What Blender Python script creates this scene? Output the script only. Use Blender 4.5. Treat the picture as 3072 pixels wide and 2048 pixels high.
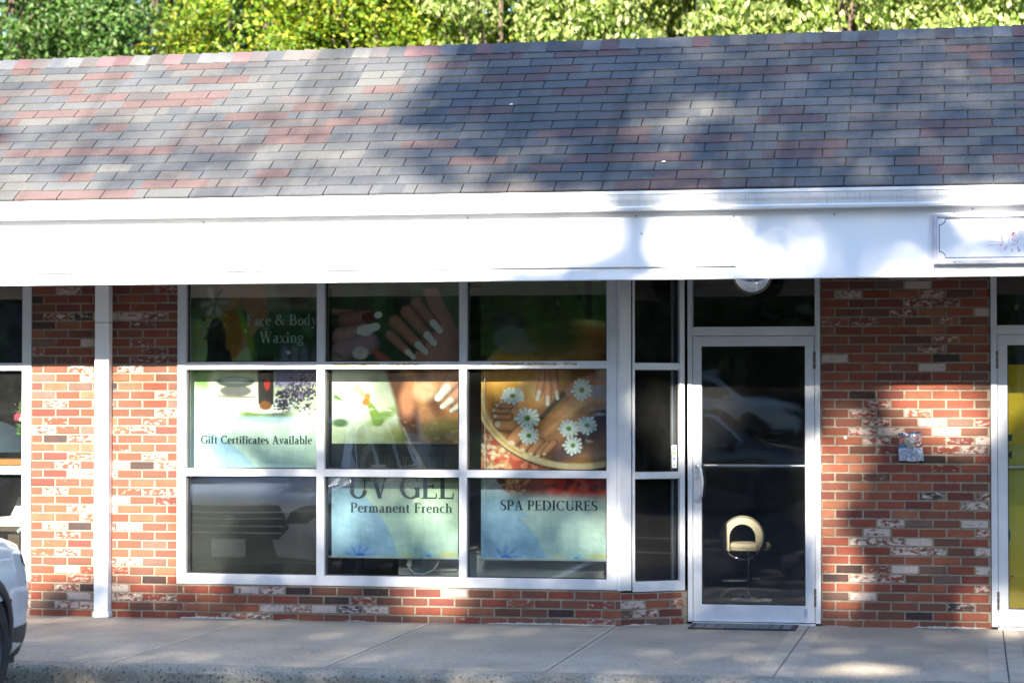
import bpy, bmesh, math, random
import numpy as np
from mathutils import Vector, Matrix
R = math.radians
rng = np.random.default_rng(7)
random.seed(7)
for o in list(bpy.data.objects): bpy.data.objects.remove(o)
scene = bpy.context.scene
col = scene.collection

# ------------------------------------------------------------------ camera, sky, sun, exposure
cd = bpy.data.cameras.new('camera'); cam = bpy.data.objects.new('camera', cd); col.objects.link(cam)
cam.location = (0, -17.42, 1.69)
cam.rotation_euler = (R(90) + math.atan(169/7100), 0, R(11.03))
cd.sensor_width = 36; cd.lens = 7100/3072*36; cd.clip_start = 0.1; cd.clip_end = 1200
scene.camera = cam
cd.dof.use_dof = True; cd.dof.focus_distance = 17.6; cd.dof.aperture_fstop = 1.8
SUN_EL = math.atan(0.53); SUN_SX = 0.0
sun_dir = Vector((SUN_SX, -1, 0.53)).normalized()          # towards the sun
w = bpy.data.worlds.new('World'); scene.world = w; w.use_nodes = True
nt = w.node_tree
sky = nt.nodes.new('ShaderNodeTexSky'); sky.sky_type = 'NISHITA'; sky.sun_disc = False
sky.sun_elevation = math.asin(sun_dir.z); sky.sun_rotation = math.atan2(sun_dir.x, sun_dir.y)
sky.air_density = 1.0; sky.dust_density = 0.6; sky.ozone_density = 3.5
bg = nt.nodes['Background']; nt.links.new(sky.outputs[0], bg.inputs[0]); bg.inputs[1].default_value = 0.12
sl = bpy.data.lights.new('sun', 'SUN'); sl.energy = 5.0; sl.angle = R(0.55); sl.color = (1.0, 0.9, 0.76)
so = bpy.data.objects.new('sun', sl); col.objects.link(so)
so.rotation_euler = sun_dir.to_track_quat('Z', 'Y').to_euler(); so.location = (0, -30, 30)
scene.view_settings.view_transform = 'Standard'; scene.view_settings.look = 'None'
scene.view_settings.gamma = 1.0; scene.view_settings.exposure = 2.4
scene.render.engine = 'CYCLES'
scene.cycles.max_bounces = 8; scene.cycles.transparent_max_bounces = 16

# ------------------------------------------------------------------ helpers
def tag(o, label=None, cat=None, group=None, kind=None):
    if label: o['label'] = label
    if cat: o['category'] = cat
    if group: o['group'] = group
    if kind: o['kind'] = kind
    return o
def empty(name, loc=(0, 0, 0), rz=0, **k):
    o = bpy.data.objects.new(name, None); col.objects.link(o); o.location = loc; o.rotation_euler = (0, 0, rz)
    o.empty_display_size = 0.2
    return tag(o, **k)
def link(name, me, parent=None, m=None, smooth=False):
    o = bpy.data.objects.new(name, me); col.objects.link(o)
    if m is not None and not me.materials:
        for q in (m if isinstance(m, (list, tuple)) else [m]): me.materials.append(q)
    if smooth: me.polygons.foreach_set('use_smooth', [True]*len(me.polygons))
    if parent: o.parent = parent
    return o
class MB:
    def __init__(s): s.v = []; s.f = []; s.mi = []; s.c = []; s.cur = 0; s.col = (1, 1, 1, 1)
    def add(s, vs, fs):
        b = len(s.v); s.v += [tuple(p) for p in vs]; s.c += [s.col]*len(vs)
        for f in fs: s.f.append([b+i for i in f]); s.mi.append(s.cur)
    def box(s, x0, x1, y0, y1, z0, z1, M=None, bev=0.0):
        if bev:
            bm = bmesh.new(); bmesh.ops.create_cube(bm, size=1)
            for v in bm.verts: v.co = Vector(((x0+x1)/2+v.co.x*(x1-x0), (y0+y1)/2+v.co.y*(y1-y0), (z0+z1)/2+v.co.z*(z1-z0)))
            bmesh.ops.bevel(bm, geom=bm.edges[:], offset=bev, segments=2, affect='EDGES')
            bm.verts.index_update()
            vs = [v.co.copy() for v in bm.verts]; fs = [[v.index for v in f.verts] for f in bm.faces]; bm.free()
        else:
            vs = [Vector(p) for p in ((x0,y0,z0),(x1,y0,z0),(x1,y1,z0),(x0,y1,z0),(x0,y0,z1),(x1,y0,z1),(x1,y1,z1),(x0,y1,z1))]
            fs = [(0,3,2,1),(4,5,6,7),(0,1,5,4),(1,2,6,5),(2,3,7,6),(3,0,4,7)]
        if M is not None: vs = [M @ p for p in vs]
        s.add(vs, fs); return s
    def tube(s, pts, r, n=8, M=None, cap=True):
        pts = [Vector(p) for p in pts]
        rs = r if isinstance(r, (list, tuple)) else [r]*len(pts)
        rings = []; prev = None
        for i, p in enumerate(pts):
            t = (pts[min(i+1, len(pts)-1)] - pts[max(i-1, 0)]).normalized()
            a = prev if prev is not None else Vector((0, 0, 1)) if abs(t.z) < .9 else Vector((1, 0, 0))
            u = (a - t*a.dot(t)).normalized(); prev = u; q = t.cross(u)
            rings.append([p + (u*math.cos(2*math.pi*k/n) + q*math.sin(2*math.pi*k/n))*rs[i] for k in range(n)])
        vs = [v for rg in rings for v in rg]; fs = []
        for i in range(len(pts)-1):
            for k in range(n): fs.append((i*n+k, i*n+(k+1) % n, (i+1)*n+(k+1) % n, (i+1)*n+k))
        if cap: fs.append(tuple(range(n))[::-1]); fs.append(tuple((len(pts)-1)*n+k for k in range(n)))
        if M is not None: vs = [M @ v for v in vs]
        s.add(vs, fs); return s
    def lathe(s, prof, n=32, M=None):       # prof: (radius, height) round local Z
        vs = []; fs = []
        for r, z in prof:
            for k in range(n): a = 2*math.pi*k/n; vs.append(Vector((r*math.cos(a), r*math.sin(a), z)))
        for i in range(len(prof)-1):
            for k in range(n): fs.append((i*n+k, i*n+(k+1) % n, (i+1)*n+(k+1) % n, (i+1)*n+k))
        if M is not None: vs = [M @ v for v in vs]
        s.add(vs, fs); return s
    def prism(s, poly, a, b, axis='x', M=None):   # poly: 2-D outline extruded a..b
        def P(u, v, t): return {'x': (t, u, v), 'y': (u, t, v), 'z': (u, v, t)}[axis]
        n = len(poly)
        vs = [Vector(P(u, v, a)) for u, v in poly] + [Vector(P(u, v, b)) for u, v in poly]
        fs = [tuple(range(n))[::-1], tuple(range(n, 2*n))] + [(i, (i+1) % n, n+(i+1) % n, n+i) for i in range(n)]
        if M is not None: vs = [M @ v for v in vs]
        s.add(vs, fs); return s
    def build(s, name, m, parent=None, smooth=False, colattr=False, fix=True):
        me = bpy.data.meshes.new(name); me.from_pydata([tuple(v) for v in s.v], [], s.f)
        if isinstance(m, (list, tuple)):
            for q in m: me.materials.append(q)
            me.polygons.foreach_set('material_index', s.mi)
        else: me.materials.append(m)
        if colattr:
            ca = me.color_attributes.new('Col', 'FLOAT_COLOR', 'POINT')
            ca.data.foreach_set('color', np.array(s.c, dtype=np.float32).ravel())
        if fix:
            bm = bmesh.new(); bm.from_mesh(me); bmesh.ops.recalc_face_normals(bm, faces=bm.faces); bm.to_mesh(me); bm.free()
        if smooth:
            me.polygons.foreach_set('use_smooth', [True]*len(me.polygons))
            try: me.set_sharp_from_angle(angle=R(40))
            except Exception: pass
        return link(name, me, parent)
def quads_mesh(name, V, m, F=4, C=None):          # V: (n,F,3) array of separate faces
    n = V.shape[0]; me = bpy.data.meshes.new(name)
    me.vertices.add(n*F); me.vertices.foreach_set('co', V.reshape(-1).astype(np.float32))
    me.loops.add(n*F); me.loops.foreach_set('vertex_index', np.arange(n*F, dtype=np.int32))
    me.polygons.add(n); me.polygons.foreach_set('loop_start', np.arange(0, n*F, F, dtype=np.int32))
    me.polygons.foreach_set('loop_total', np.full(n, F, dtype=np.int32))
    if C is not None:
        ca = me.color_attributes.new('Col', 'FLOAT_COLOR', 'POINT')
        ca.data.foreach_set('color', np.repeat(C, F, axis=0).astype(np.float32).ravel())
    me.materials.append(m); me.update(); me.validate()
    return me

# ------------------------------------------------------------------ materials
class NT:
    def __init__(s, name):
        s.m = bpy.data.materials.new(name); s.m.use_nodes = True; s.t = s.m.node_tree
        s.b = s.t.nodes['Principled BSDF']; s.out = s.t.nodes['Material Output']
        s.co = None
    def n(s, typ, **k):
        x = s.t.nodes.new('ShaderNode'+typ)
        for a, v in k.items():
            if a.startswith('i_'):
                key = a[2:]; key = int(key) if key.isdigit() else key.replace('_', ' ')
                if hasattr(v, 'is_linked') or isinstance(v, bpy.types.NodeSocket): s.t.links.new(v, x.inputs[key])
                else: x.inputs[key].default_value = v
            else: setattr(x, a, v)
        return x
    def l(s, a, b): s.t.links.new(a, b)
    def coord(s, scale=(1, 1, 1)):
        if s.co is None: s.co = s.n('TexCoord').outputs['Object']
        mp = s.n('Mapping'); mp.inputs['Scale'].default_value = scale; s.l(s.co, mp.inputs['Vector']); return mp.outputs[0]
    def noise(s, sc, detail=3, rough=.5, scale=(1, 1, 1)):
        x = s.n('TexNoise'); x.inputs['Scale'].default_value = sc; x.inputs['Detail'].default_value = detail
        x.inputs['Roughness'].default_value = rough; s.l(s.coord(scale), x.inputs['Vector']); return x.outputs['Fac']
    def ramp(s, fac, stops):
        x = s.n('ValToRGB'); s.l(fac, x.inputs[0]); e = x.color_ramp.elements
        while len(e) < len(stops): e.new(.5)
        for i, (p, c) in enumerate(stops):
            e[i].position = p; e[i].color = (c if isinstance(c, (tuple, list)) else (c, c, c)) + ((1,) if not isinstance(c, (tuple, list)) or len(c) == 3 else ())
        return x.outputs[0]
    def mix(s, fac, a, b, mode='MIX'):
        x = s.n('Mix', data_type='RGBA', blend_type=mode); 
        for v, i in ((fac, 0), (a, 6), (b, 7)):
            if isinstance(v, bpy.types.NodeSocket): s.l(v, x.inputs[i])
            else: x.inputs[i].default_value = v if i == 0 else (tuple(v)+(1,))[:4]
        return x.outputs[2]
    def math(s, op, a, b=None, c=None):
        x = s.n('Math', operation=op)
        for i, v in enumerate((a, b, c)):
            if v is None: continue
            if isinstance(v, bpy.types.NodeSocket): s.l(v, x.inputs[i])
            else: x.inputs[i].default_value = v
        return x.outputs[0]
    def bump(s, h, st=.3, d=.01):
        x = s.n('Bump'); x.inputs['Strength'].default_value = st; x.inputs['Distance'].default_value = d
        s.l(h, x.inputs['Height']); s.l(x.outputs[0], s.b.inputs['Normal'])
    def base(s, v):
        if isinstance(v, bpy.types.NodeSocket): s.l(v, s.b.inputs['Base Color'])
        else: s.b.inputs['Base Color'].default_value = tuple(v)+(1,)
    def set(s, **k):
        for a, v in k.items():
            s.b.inputs[a.replace('_', ' ')].default_value = v
        return s
def simple(name, c, rough=.5, metal=0, var=.12, sc=6, bump=0, spec=.5, coat=0):
    t = NT(name); f = t.noise(sc, 4, .6)
    lo = tuple(max(0, q*(1-var)) for q in c); hi = tuple(min(1, q*(1+var)) for q in c)
    t.base(t.ramp(f, [(.3, lo), (.7, hi)]))
    t.set(Roughness=rough, Metallic=metal); t.b.inputs['Specular IOR Level'].default_value = spec
    if coat: t.set(Coat_Weight=coat, Coat_Roughness=.04)
    if bump: t.bump(t.noise(sc*12, 3, .6), bump, .002)
    return t.m
def attr_mat(name, rough=.6, gain=1.0, spec=.5):
    t = NT(name); a = t.n('Attribute', attribute_name='Col'); t.base(a.outputs['Color'])
    t.set(Roughness=rough); t.b.inputs['Specular IOR Level'].default_value = spec; return t.m

def brick_mat():
    t = NT('brick'); a = t.n('Attribute', attribute_name='Col')
    n1 = t.noise(24, 4, .6, (1, 1, 1.8)); n2 = t.noise(11, 3, .6)
    base = t.mix(t.math('MULTIPLY', t.ramp(n2, [(.35, 0.0), (.75, 1.0)]), .45), a.outputs['Color'], (.12, .045, .03))
    base = t.mix(t.math('MULTIPLY', t.ramp(t.noise(160, 2, .5), [(.3, 1.0), (.5, 0.0)]), .25), base, (.05, .03, .025))
    wf = t.ramp(t.math('ADD', t.math('MULTIPLY', n1, 1.0), t.math('MULTIPLY', a.outputs['Alpha'], .62)), [(.86, 0.0), (1.06, 1.0)])
    base = t.mix(t.math('MULTIPLY', wf, .8), base, (.50, .43, .38))
    t.base(base); t.set(Roughness=.88); t.b.inputs['Specular IOR Level'].default_value = .25
    t.bump(t.noise(90, 4, .7), .5, .004); return t.m
def mortar_mat():
    t = NT('mortar'); t.base(t.ramp(t.noise(25, 5, .65), [(.3, (.17, .14, .10)), (.7, (.31, .265, .20))])); t.set(Roughness=.95)
    t.bump(t.noise(180, 3, .7), .6, .003); return t.m
def shingle_mat():
    t = NT('asphalt_shingle'); a = t.n('Attribute', attribute_name='Col')
    g = t.noise(110, 3, .75); st = t.noise(1.1, 4, .6)
    c = t.mix(1.0, a.outputs['Color'], t.ramp(g, [(.3, .66), (.7, 1.36)]), 'MULTIPLY')
    c = t.mix(1.0, c, t.ramp(st, [(.3, .82), (.7, 1.12)]), 'MULTIPLY')
    # rain streaks running down the slope
    sk = t.ramp(t.noise(2.6, 3, .6, (1, .12, .12)), [(.34, .72), (.46, 1.0)])
    c = t.mix(1.0, c, sk, 'MULTIPLY')
    t.base(c); t.set(Roughness=.8); t.b.inputs['Specular IOR Level'].default_value = .4
    t.bump(g, .5, .003); return t.m
def metal_frame():
    t = NT('silver_painted_frame'); n = t.noise(5, 4, .6); f = t.noise(55, 3, .7, (1, 1, 1))
    c = t.ramp(n, [(.25, (.55, .56, .58)), (.75, (.66, .67, .69))])
    c = t.mix(t.math('MULTIPLY', t.ramp(f, [(.66, 0.0), (.74, 1.0)]), .25), c, (.36, .32, .26))
    t.base(c); t.set(Roughness=.38, Metallic=.15); return t.m
def white_paint(name='white_painted_trim', v=.87, dirt=.10):
    t = NT(name); n = t.noise(2.2, 5, .62); n2 = t.noise(14, 3, .6)
    c = t.ramp(n, [(.3, (v*.93, v*.94, v*.97)), (.7, (v, v*.995, v*.98))])
    c = t.mix(t.math('MULTIPLY', t.ramp(n2, [(.6, 0.0), (.75, 1.0)]), dirt), c, (.5, .49, .46))
    t.base(c); t.set(Roughness=.5); t.bump(t.noise(18, 4, .6), .12, .003); return t.m
def glass_mat(name='window_glass', tint=(.80, .84, .82), boost=3.2, wob=.006, dust=.015):
    t = NT(name); nt_ = t.t; nt_.nodes.remove(t.b)
    fr = t.n('Fresnel'); fr.inputs['IOR'].default_value = 1.52
    bp = t.n('Bump'); bp.inputs['Strength'].default_value = wob*8; bp.inputs['Distance'].default_value = .02
    t.l(t.noise(1.7, 1.5, .4), bp.inputs['Height'])
    geo = t.n('NewGeometry')
    f = t.math('MULTIPLY', t.math('MULTIPLY', fr.outputs[0], boost), t.math('SUBTRACT', 1.0, geo.outputs['Backfacing']))
    tr = t.n('BsdfTransparent'); tr.inputs[0].default_value = tint+(1,)
    gl = t.n('BsdfGlossy'); gl.inputs['Roughness'].default_value = 0.004; gl.inputs[0].default_value = (1, 1, 1, 1)
    t.l(bp.outputs[0], gl.inputs['Normal'])
    df = t.n('BsdfDiffuse'); df.inputs[0].default_value = (.6, .6, .58, 1)
    mx0 = t.n('MixShader'); t.l(t.math('MULTIPLY', t.ramp(t.noise(3, 5, .7), [(.35, .3), (.8, 1.0)]), dust), mx0.inputs[0]); t.l(tr.outputs[0], mx0.inputs[1]); t.l(df.outputs[0], mx0.inputs[2])
    mx = t.n('MixShader'); t.l(f, mx.inputs[0]); t.l(mx0.outputs[0], mx.inputs[1]); t.l(gl.outputs[0], mx.inputs[2])
    t.l(mx.outputs[0], t.out.inputs['Surface']); return t.m
def concrete_mat():
    t = NT('sidewalk_concrete')
    sep = t.n('SeparateXYZ'); t.l(t.coord(), sep.inputs[0])
    n = t.noise(1.1, 5, .6); c = t.ramp(n, [(.3, (.25, .215, .168)), (.7, (.39, .335, .262))])
    fine = t.noise(70, 4, .7); c = t.mix(1.0, c, t.ramp(fine, [(.3, .82), (.7, 1.14)]), 'MULTIPLY')
    v = t.n('TexVoronoi'); v.inputs['Scale'].default_value = 30; t.l(t.coord(), v.inputs['Vector'])
    peb = t.ramp(v.outputs['Distance'], [(.18, 1.0), (.34, 0.0)])
    vn = t.ramp(v.outputs['Color'], [(.42, 0.0), (.5, 1.0)])
    worn = t.math('MULTIPLY', t.ramp(t.math('ADD', t.math('MULTIPLY', sep.outputs[1], -.27), t.math('MULTIPLY', t.noise(1.6, 3, .6), .55)), [(.48, 0.0), (.85, 1.0)]), .95)
    k = t.math('MULTIPLY', t.math('MULTIPLY', peb, vn), worn)
    c = t.mix(k, c, t.mix(t.ramp(v.outputs['Color'], [(.6, 0.0), (.8, 1.0)]), (.07, .075, .085), (.5, .47, .42)))
    sp = t.ramp(t.noise(9, 5, .75), [(.68, 0.0), (.78, 1.0)]); c = t.mix(t.math('MULTIPLY', sp, .45), c, (.12, .11, .1)); gm = t.ramp(t.noise(2.7, 6, .8), [(.64, 0.0), (.72, 1.0)]); c = t.mix(t.math('MULTIPLY', gm, .3), c, (.16, .15, .14))
    t.base(c); t.set(Roughness=.86); t.bump(t.math('ADD', fine, t.math('MULTIPLY', k, .6)), .5, .006); return t.m
def asphalt_mat():
    t = NT('asphalt'); c = t.ramp(t.noise(160, 4, .7), [(.3, (.018, .019, .022)), (.7, (.055, .055, .056))])
    c = t.mix(1.0, c, t.ramp(t.noise(.6, 5, .6), [(.3, .75), (.7, 1.25)]), 'MULTIPLY')
    t.base(c); t.set(Roughness=.9); t.bump(t.noise(120, 3, .7), .6, .008); return t.m
def leaf_mat(name, trans=.35):
    t = NT(name); a = t.n('Attribute', attribute_name='Col')
    t.base(a.outputs['Color']); t.set(Roughness=.55); t.b.inputs['Specular IOR Level'].default_value = .45
    tl = t.n('BsdfTranslucent'); t.l(t.mix(1.0, a.outputs['Color'], (1.5, 1.7, .5), 'MULTIPLY'), tl.inputs[0])
    mx = t.n('MixShader'); mx.inputs[0].default_value = trans
    t.l(t.b.outputs[0], mx.inputs[1]); t.l(tl.outputs[0], mx.inputs[2]); t.l(mx.outputs[0], t.out.inputs['Surface']); return t.m
M = dict(
    brick=brick_mat(), mortar=mortar_mat(), shingle=shingle_mat(), frame=metal_frame(),
    white=white_paint(), board=white_paint('white_sign_panel', .82, .05), glass=glass_mat(),
    door_glass=glass_mat('tinted_door_glass', (.80, .82, .84), 2.3, .010), side_glass=glass_mat('sidelight_glass', (.62, .64, .66), 1.1, .006), concrete=concrete_mat(), asphalt=asphalt_mat(),
    leaf=leaf_mat('leaf'), shade_leaf=leaf_mat('shade_leaf', .08), bark=simple('bark', (.12, .09, .065), .9, 0, .4, 9, .8),
    gasket=simple('black_gasket', (.02, .02, .022), .6), print=attr_mat('printed_vinyl', .45, spec=.3),
    steel=simple('brushed_steel', (.78, .78, .80), .38, .75, .05), chrome=simple('chrome', (.8, .8, .8), .08, 1, .03),
    dark=simple('dark_plastic', (.025, .025, .028), .45), rubber=simple('rubber', (.022, .022, .022), .85, 0, .3, 30, .4),
    bronze=simple('weathered_hinge', (.12, .10, .09), .5, .5), ink=simple('dark_green_ink', (.018, .045, .042), .6),
    pale_ink=simple('pale_green_ink', (.50, .60, .57), .6), cream=simple('cream_vinyl', (.62, .53, .34), .4, 0, .08, 3),
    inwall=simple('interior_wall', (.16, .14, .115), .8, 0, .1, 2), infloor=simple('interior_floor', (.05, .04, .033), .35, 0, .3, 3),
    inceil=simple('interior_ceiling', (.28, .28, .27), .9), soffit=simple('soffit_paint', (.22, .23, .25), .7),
    cable=simple('white_cable', (.75, .75, .7), .4), wood=simple('orange_wood', (.42, .17, .05), .4, 0, .35, 5),
    grass=simple('grass', (.06, .10, .025), .9, 0, .4, 4, .6), line=simple('road_line_paint', (.62, .62, .6), .8, 0, .2, 12),
)

# ------------------------------------------------------------------ ground
def sheet(name, x0, x1, y0, y1, z, m):
    mb = MB(); mb.add([(x0, y0, z), (x1, y0, z), (x1, y1, z), (x0, y1, z)], [(0, 1, 2, 3)])
    return tag(mb.build(name, m, fix=False), kind='structure')
sheet('ground', -300, 300, -300, 400, -.165, M['grass'])
sheet('parking_lot', -45, 45, -34, -3.0, -.15, M['asphalt'])
sheet('road', -200, 200, -60, -34.0, -.152, M['asphalt'])
mb = MB()
for i in range(-9, 9):
    x = -1.55+i*2.65
    if abs(x+4.2) < .1: pass
    for y0, y1 in ((-8.6, -3.6), (-30, -24.6)): mb.add([(x-.05, y0, -.146), (x+.05, y0, -.146), (x+.05, y1, -.146), (x-.05, y1, -.146)], [(0, 1, 2, 3)])
tag(mb.build('parking_lines', M['line'], fix=False), kind='structure')
# sidewalk slabs with tooled joints, and the worn rounded kerb in front
JX = [-5.406+1.402*k for k in range(-7, 12)]
mb = MB(); YK = -3.0
prof = [(.62, -.03), (.62, 0.0), (YK, 0.0)]
for a, b in zip(JX[:-1], JX[1:]):
    g = .003
    mb.box(a+g, b-g, YK, .62, -.14, -.0005)
    wide = a > -1.4 and a < .4
    for s, x in ((1, a+g), (-1, b-g)):
        ww = .11 if ((s == 1 and a > -1.4 and a < .4) or (s == -1 and b > -1.4 and b < .4)) else .035
        xa, xb = (x+.004, x+ww) if s > 0 else (x-ww, x-.004)
        mb.cur = 1; mb.add([(xa, YK+.02, .0012), (xb, YK+.02, .0012), (xb, .6, .0012), (xa, .6, .0012)], [(0, 1, 2, 3)]); mb.cur = 0
sw = tag(mb.build('sidewalk', [M['concrete'], simple('tooled_joint_concrete', (.36, .31, .245), .8, 0, .18, 5, .3)], fix=False), kind='structure')
mb = MB(); mb.box(-16, 10, YK, .62, -.149, -.141); tag(mb.build('sidewalk_base', M['dark']), kind='structure')
# kerb: rounded nosing, broken into stones at the joints, edge made uneven
def kerb():
    n = 700; xs = np.linspace(JX[0], JX[-1], n)
    P = [(YK+.004, 0.0), (-3.09, .001), (-3.15, -.003), (-3.185, -.014), (-3.205, -.035), (-3.21, -.07), (-3.212, -.11), (-3.215, -.155)]
    r2 = np.random.default_rng(3); V = []
    for i, x in enumerate(xs):
        wob = .006*math.sin(x*3.1)+.004*math.sin(x*9.7+1)
        for j, (y, z) in enumerate(P):
            q = 0 if j == 0 else r2.normal(0, .0035)
            V.append((x, y+q+wob*(j > 1), z+(r2.normal(0, .002) if 0 < j < 7 else 0)))
    m_ = len(P); F = [(i*m_+j, (i+1)*m_+j, (i+1)*m_+j+1, i*m_+j+1) for i in range(n-1) for j in range(m_-1)]
    mb = MB(); mb.add(V, F)
    t = NT('kerb_concrete'); c = t.ramp(t.noise(3, 5, .65), [(.3, (.18, .16, .125)), (.7, (.38, .34, .27))])
    v = t.n('TexVoronoi'); v.inputs['Scale'].default_value = 38; t.l(t.coord(), v.inputs['Vector'])
    k = t.math('MULTIPLY', t.ramp(v.outputs['Distance'], [(.2, 1.0), (.4, 0.0)]), t.ramp(v.outputs['Color'], [(.4, 0.0), (.5, 1.0)]))
    c = t.mix(t.math('MULTIPLY', k, .85), c, (.04, .045, .05)); c = t.mix(1.0, c, t.ramp(t.noise(60, 3, .7), [(.3, .6), (.7, 1.2)]), 'MULTIPLY')
    t.base(c); t.set(Roughness=.9); t.bump(t.noise(60, 4, .7), .8, .01)
    o = mb.build('kerb', t.m, smooth=True, fix=False); tag(o, kind='structure')
kerb()

# ------------------------------------------------------------------ the shop building
B = empty('shop_building', label='single storey brick shop row with shingled roof, white fascia and silver shopfront', cat='building')
BR = [((0.211, 0.055, 0.035), 5), ((0.241, 0.077, 0.044), 4), ((0.176, 0.065, 0.044), 3), ((0.129, 0.058, 0.040), 2.2), ((0.138, 0.088, 0.070), .7), ((0.039, 0.030, 0.030), 1.0), ((0.146, 0.044, 0.037), 2), ((0.267, 0.106, 0.060), 1.5)]
bw = np.array([b[1] for b in BR]); bw = bw/bw.sum()
def brick_run(mb, mort, x0, x1, z0, z1, M4, seed, holes=(), off0=0.0, white=.3, thick=.1):
    r = np.random.default_rng(seed); H = .0677; L = .2032; mo = .0088
    # mortar bed: boxes between openings
    zs = z0; row = int(round(z0/H))
    while zs < z1-.01:
        ze = min(zs+H, z1); x = x0 - (L/2 if (row % 2) else 0) - off0
        while x < x1-.002:
            a = max(x, x0); b = min(x+L, x1)
            x += L
            if b-a < .03: continue
            if any(a < h[1]-.002 and b > h[0]+.002 and zs < h[3]-.02 and ze > h[2]+.02 for h in holes):
                for h in holes:
                    if zs < h[3]-.02 and ze > h[2]+.02:
                        if a < h[0] < b: b = h[0]
                        elif a < h[1] < b: a = h[1]
                        elif a >= h[0] and b <= h[1]: a = b
                if b-a < .03: continue
            ba = a if a == x0 else a+mo/2; bb = b if b == x1 else b-mo/2
            za = zs+mo/2; zb = ze-mo/2
            if zb-za < .012: continue
            c = np.array(BR[r.choice(len(BR), p=bw)][0])*r.uniform(.85, 1.15)
            al = 0.0
            q = r.random()
            if q < white*.35: al = r.uniform(.75, 1.0)
            elif q < white: al = r.uniform(.45, .75)
            else: al = r.uniform(0, .34)
            mb.col = (c[0], c[1], c[2], al)
            y = -.006+r.normal(0, .0012); e = .004
            j = r.normal(0, .0007, 8)
            V = [(ba+j[0], .01, za), (bb+j[1], .01, za), (bb+j[1], .01, zb), (ba+j[0], .01, zb),
                 (ba+e+j[0], y, za+e+j[2]), (bb-e+j[1], y, za+e+j[3]), (bb-e+j[1], y, zb-e+j[4]), (ba+e+j[0], y, zb-e+j[5])]
            mb.add([M4 @ Vector(p) for p in V], [(4, 5, 6, 7), (0, 1, 5, 4), (1, 2, 6, 5), (2, 3, 7, 6), (3, 0, 4, 7)])
        zs += H; row += 1
I4 = Matrix.Identity(4)
def T(x, y, z=0, rz=0): return Matrix.Translation((x, y, z)) @ Matrix.Rotation(rz, 4, 'Z')
ZT = 2.86
YR = .29                                  # plane of the door and the right-hand wall
# left wall (Y=0) with shop window; holes: (x0,x1,z0,z1)
WX0, WX1 = -6.021, -2.60
mb = MB(); mb.box(-16, -10.4, 0, .3, -.1, ZT); mb.box(-7.213, WX0, 0, .3, -.1, ZT); mb.box(WX0, -2.576, 0, .3, -.1, .264)
mb.box(-10.4, -7.213, 0, .3, -.1, .26)
ang = math.atan2(.29, .455)
La = math.hypot(.455, .27)
MA = T(-2.576, 0, 0, ang)
mb.prism([(-2.576, 0), (-2.113, YR), (-2.113, YR+.3), (-2.7, .3)], -.1, .244, 'z')
mb.box(-1.113, .121, YR, YR+.3, -.1, ZT); mb.box(1.25, 9, YR, YR+.3, -.1, ZT)
mb.cur = 1
brick_run(mb, None, -7.213, WX0, -.015, ZT, I4, 11, off0=.11, white=.26)
brick_run(mb, None, -9.0, -7.213, -.015, .26, I4, 12)
brick_run(mb, None, WX0, -2.576, -.015, .262, I4, 13, off0=.05, white=.26)
brick_run(mb, None, 0, La-.01, -.015, .242, MA, 14, white=.2)
brick_run(mb, None, -1.113, .121, -.015, ZT, T(0, YR), 15, off0=.1, white=.21)
brick_run(mb, None, 1.25, 3.2, -.015, ZT, T(0, YR), 16)
brick_run(mb, None, -12.5, -10.4, -.015, ZT, I4, 17)
bwall = mb.build('brick_wall', [M['mortar'], M['brick']], B, colattr=True, fix=False)

r5 = random.Random(12)
def smear(x0, x1, y, h, M4=I4):
    q = MB(); n = max(3, int((x1-x0)/.02)); V = []
    for k in range(n+1):
        x = x0+(x1-x0)*k/n; e_ = math.sin(math.pi*k/n)**.4*r5.uniform(.45, 1.0); V += [(x, y-.008-.035*e_, .0018), (x, y-.013, .001+h*e_), (x, y-.004, .002+h*e_)]
    F = []
    for k in range(n): a = 3*k; F += [(a, a+3, a+4, a+1), (a+1, a+4, a+5, a+2)]
    q.add([M4 @ Vector(p) for p in V], F); q.build('mortar_smear', M['smear'], B, fix=False)
M['smear'] = simple('mortar_smear', (.42, .39, .33), .95, 0, .3, 30, .6)
for a, b, h in ((-6.0, -5.55, .02), (-4.7, -4.5, .008), (-3.6, -2.6, .016), (-5.2, -5.05, .006)): smear(a, b, 0, h)
smear(.0, .3, 0, .014, MA); smear(-.45, .1, YR, .018); smear(-1.1, -.9, YR, .006)
# ---- windows
def bar(mb, x0, x1, z0, z1, y0=-.012, y1=.10, Mx=None, bev=.002): mb.box(x0, x1, y0, y1, z0, z1, Mx, bev)
win = MB()
yf = -.014
# rails and stiles, butted
X = [-6.021, -5.951, -4.909, -4.848, -3.799, -3.740, -2.677, -2.600]
for i in (0, 2, 4, 6): bar(win, X[i], X[i+1], .266, ZT, yf)
Z = [(.266, .342), (1.092, 1.148), (1.908, 1.965)]
for i in (1, 3, 5):
    for a, b in Z: bar(win, X[i], X[i+1], a, b, yf+.003)
w_root = win.build('shop_window', M['frame'], B); w_root['label'] = 'main shop window, three panes wide and three panes high'
# gasket outlines and glass panes
zz = [(.342, 1.092), (1.148, 1.908), (1.965, ZT)]
for i in (1, 3, 5):
    for a, b in zz:
        g = MB(); g.box(X[i], X[i+1], .045, .051, a, b); g.build('window_pane', M['glass'], w_root)
gk = MB()
for i in (1, 3, 5):
    for a, b in zz:
        x0, x1 = X[i], X[i+1]
        for q in ((x0, x0+.008, a, b), (x1-.008, x1, a, b), (x0+.008, x1-.008, a, a+.008), (x0+.008, x1-.008, b-.008, b)): gk.box(q[0], q[1], .03, .066, q[2], q[3])
gk.build('gasket', M['gasket'], w_root)
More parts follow.
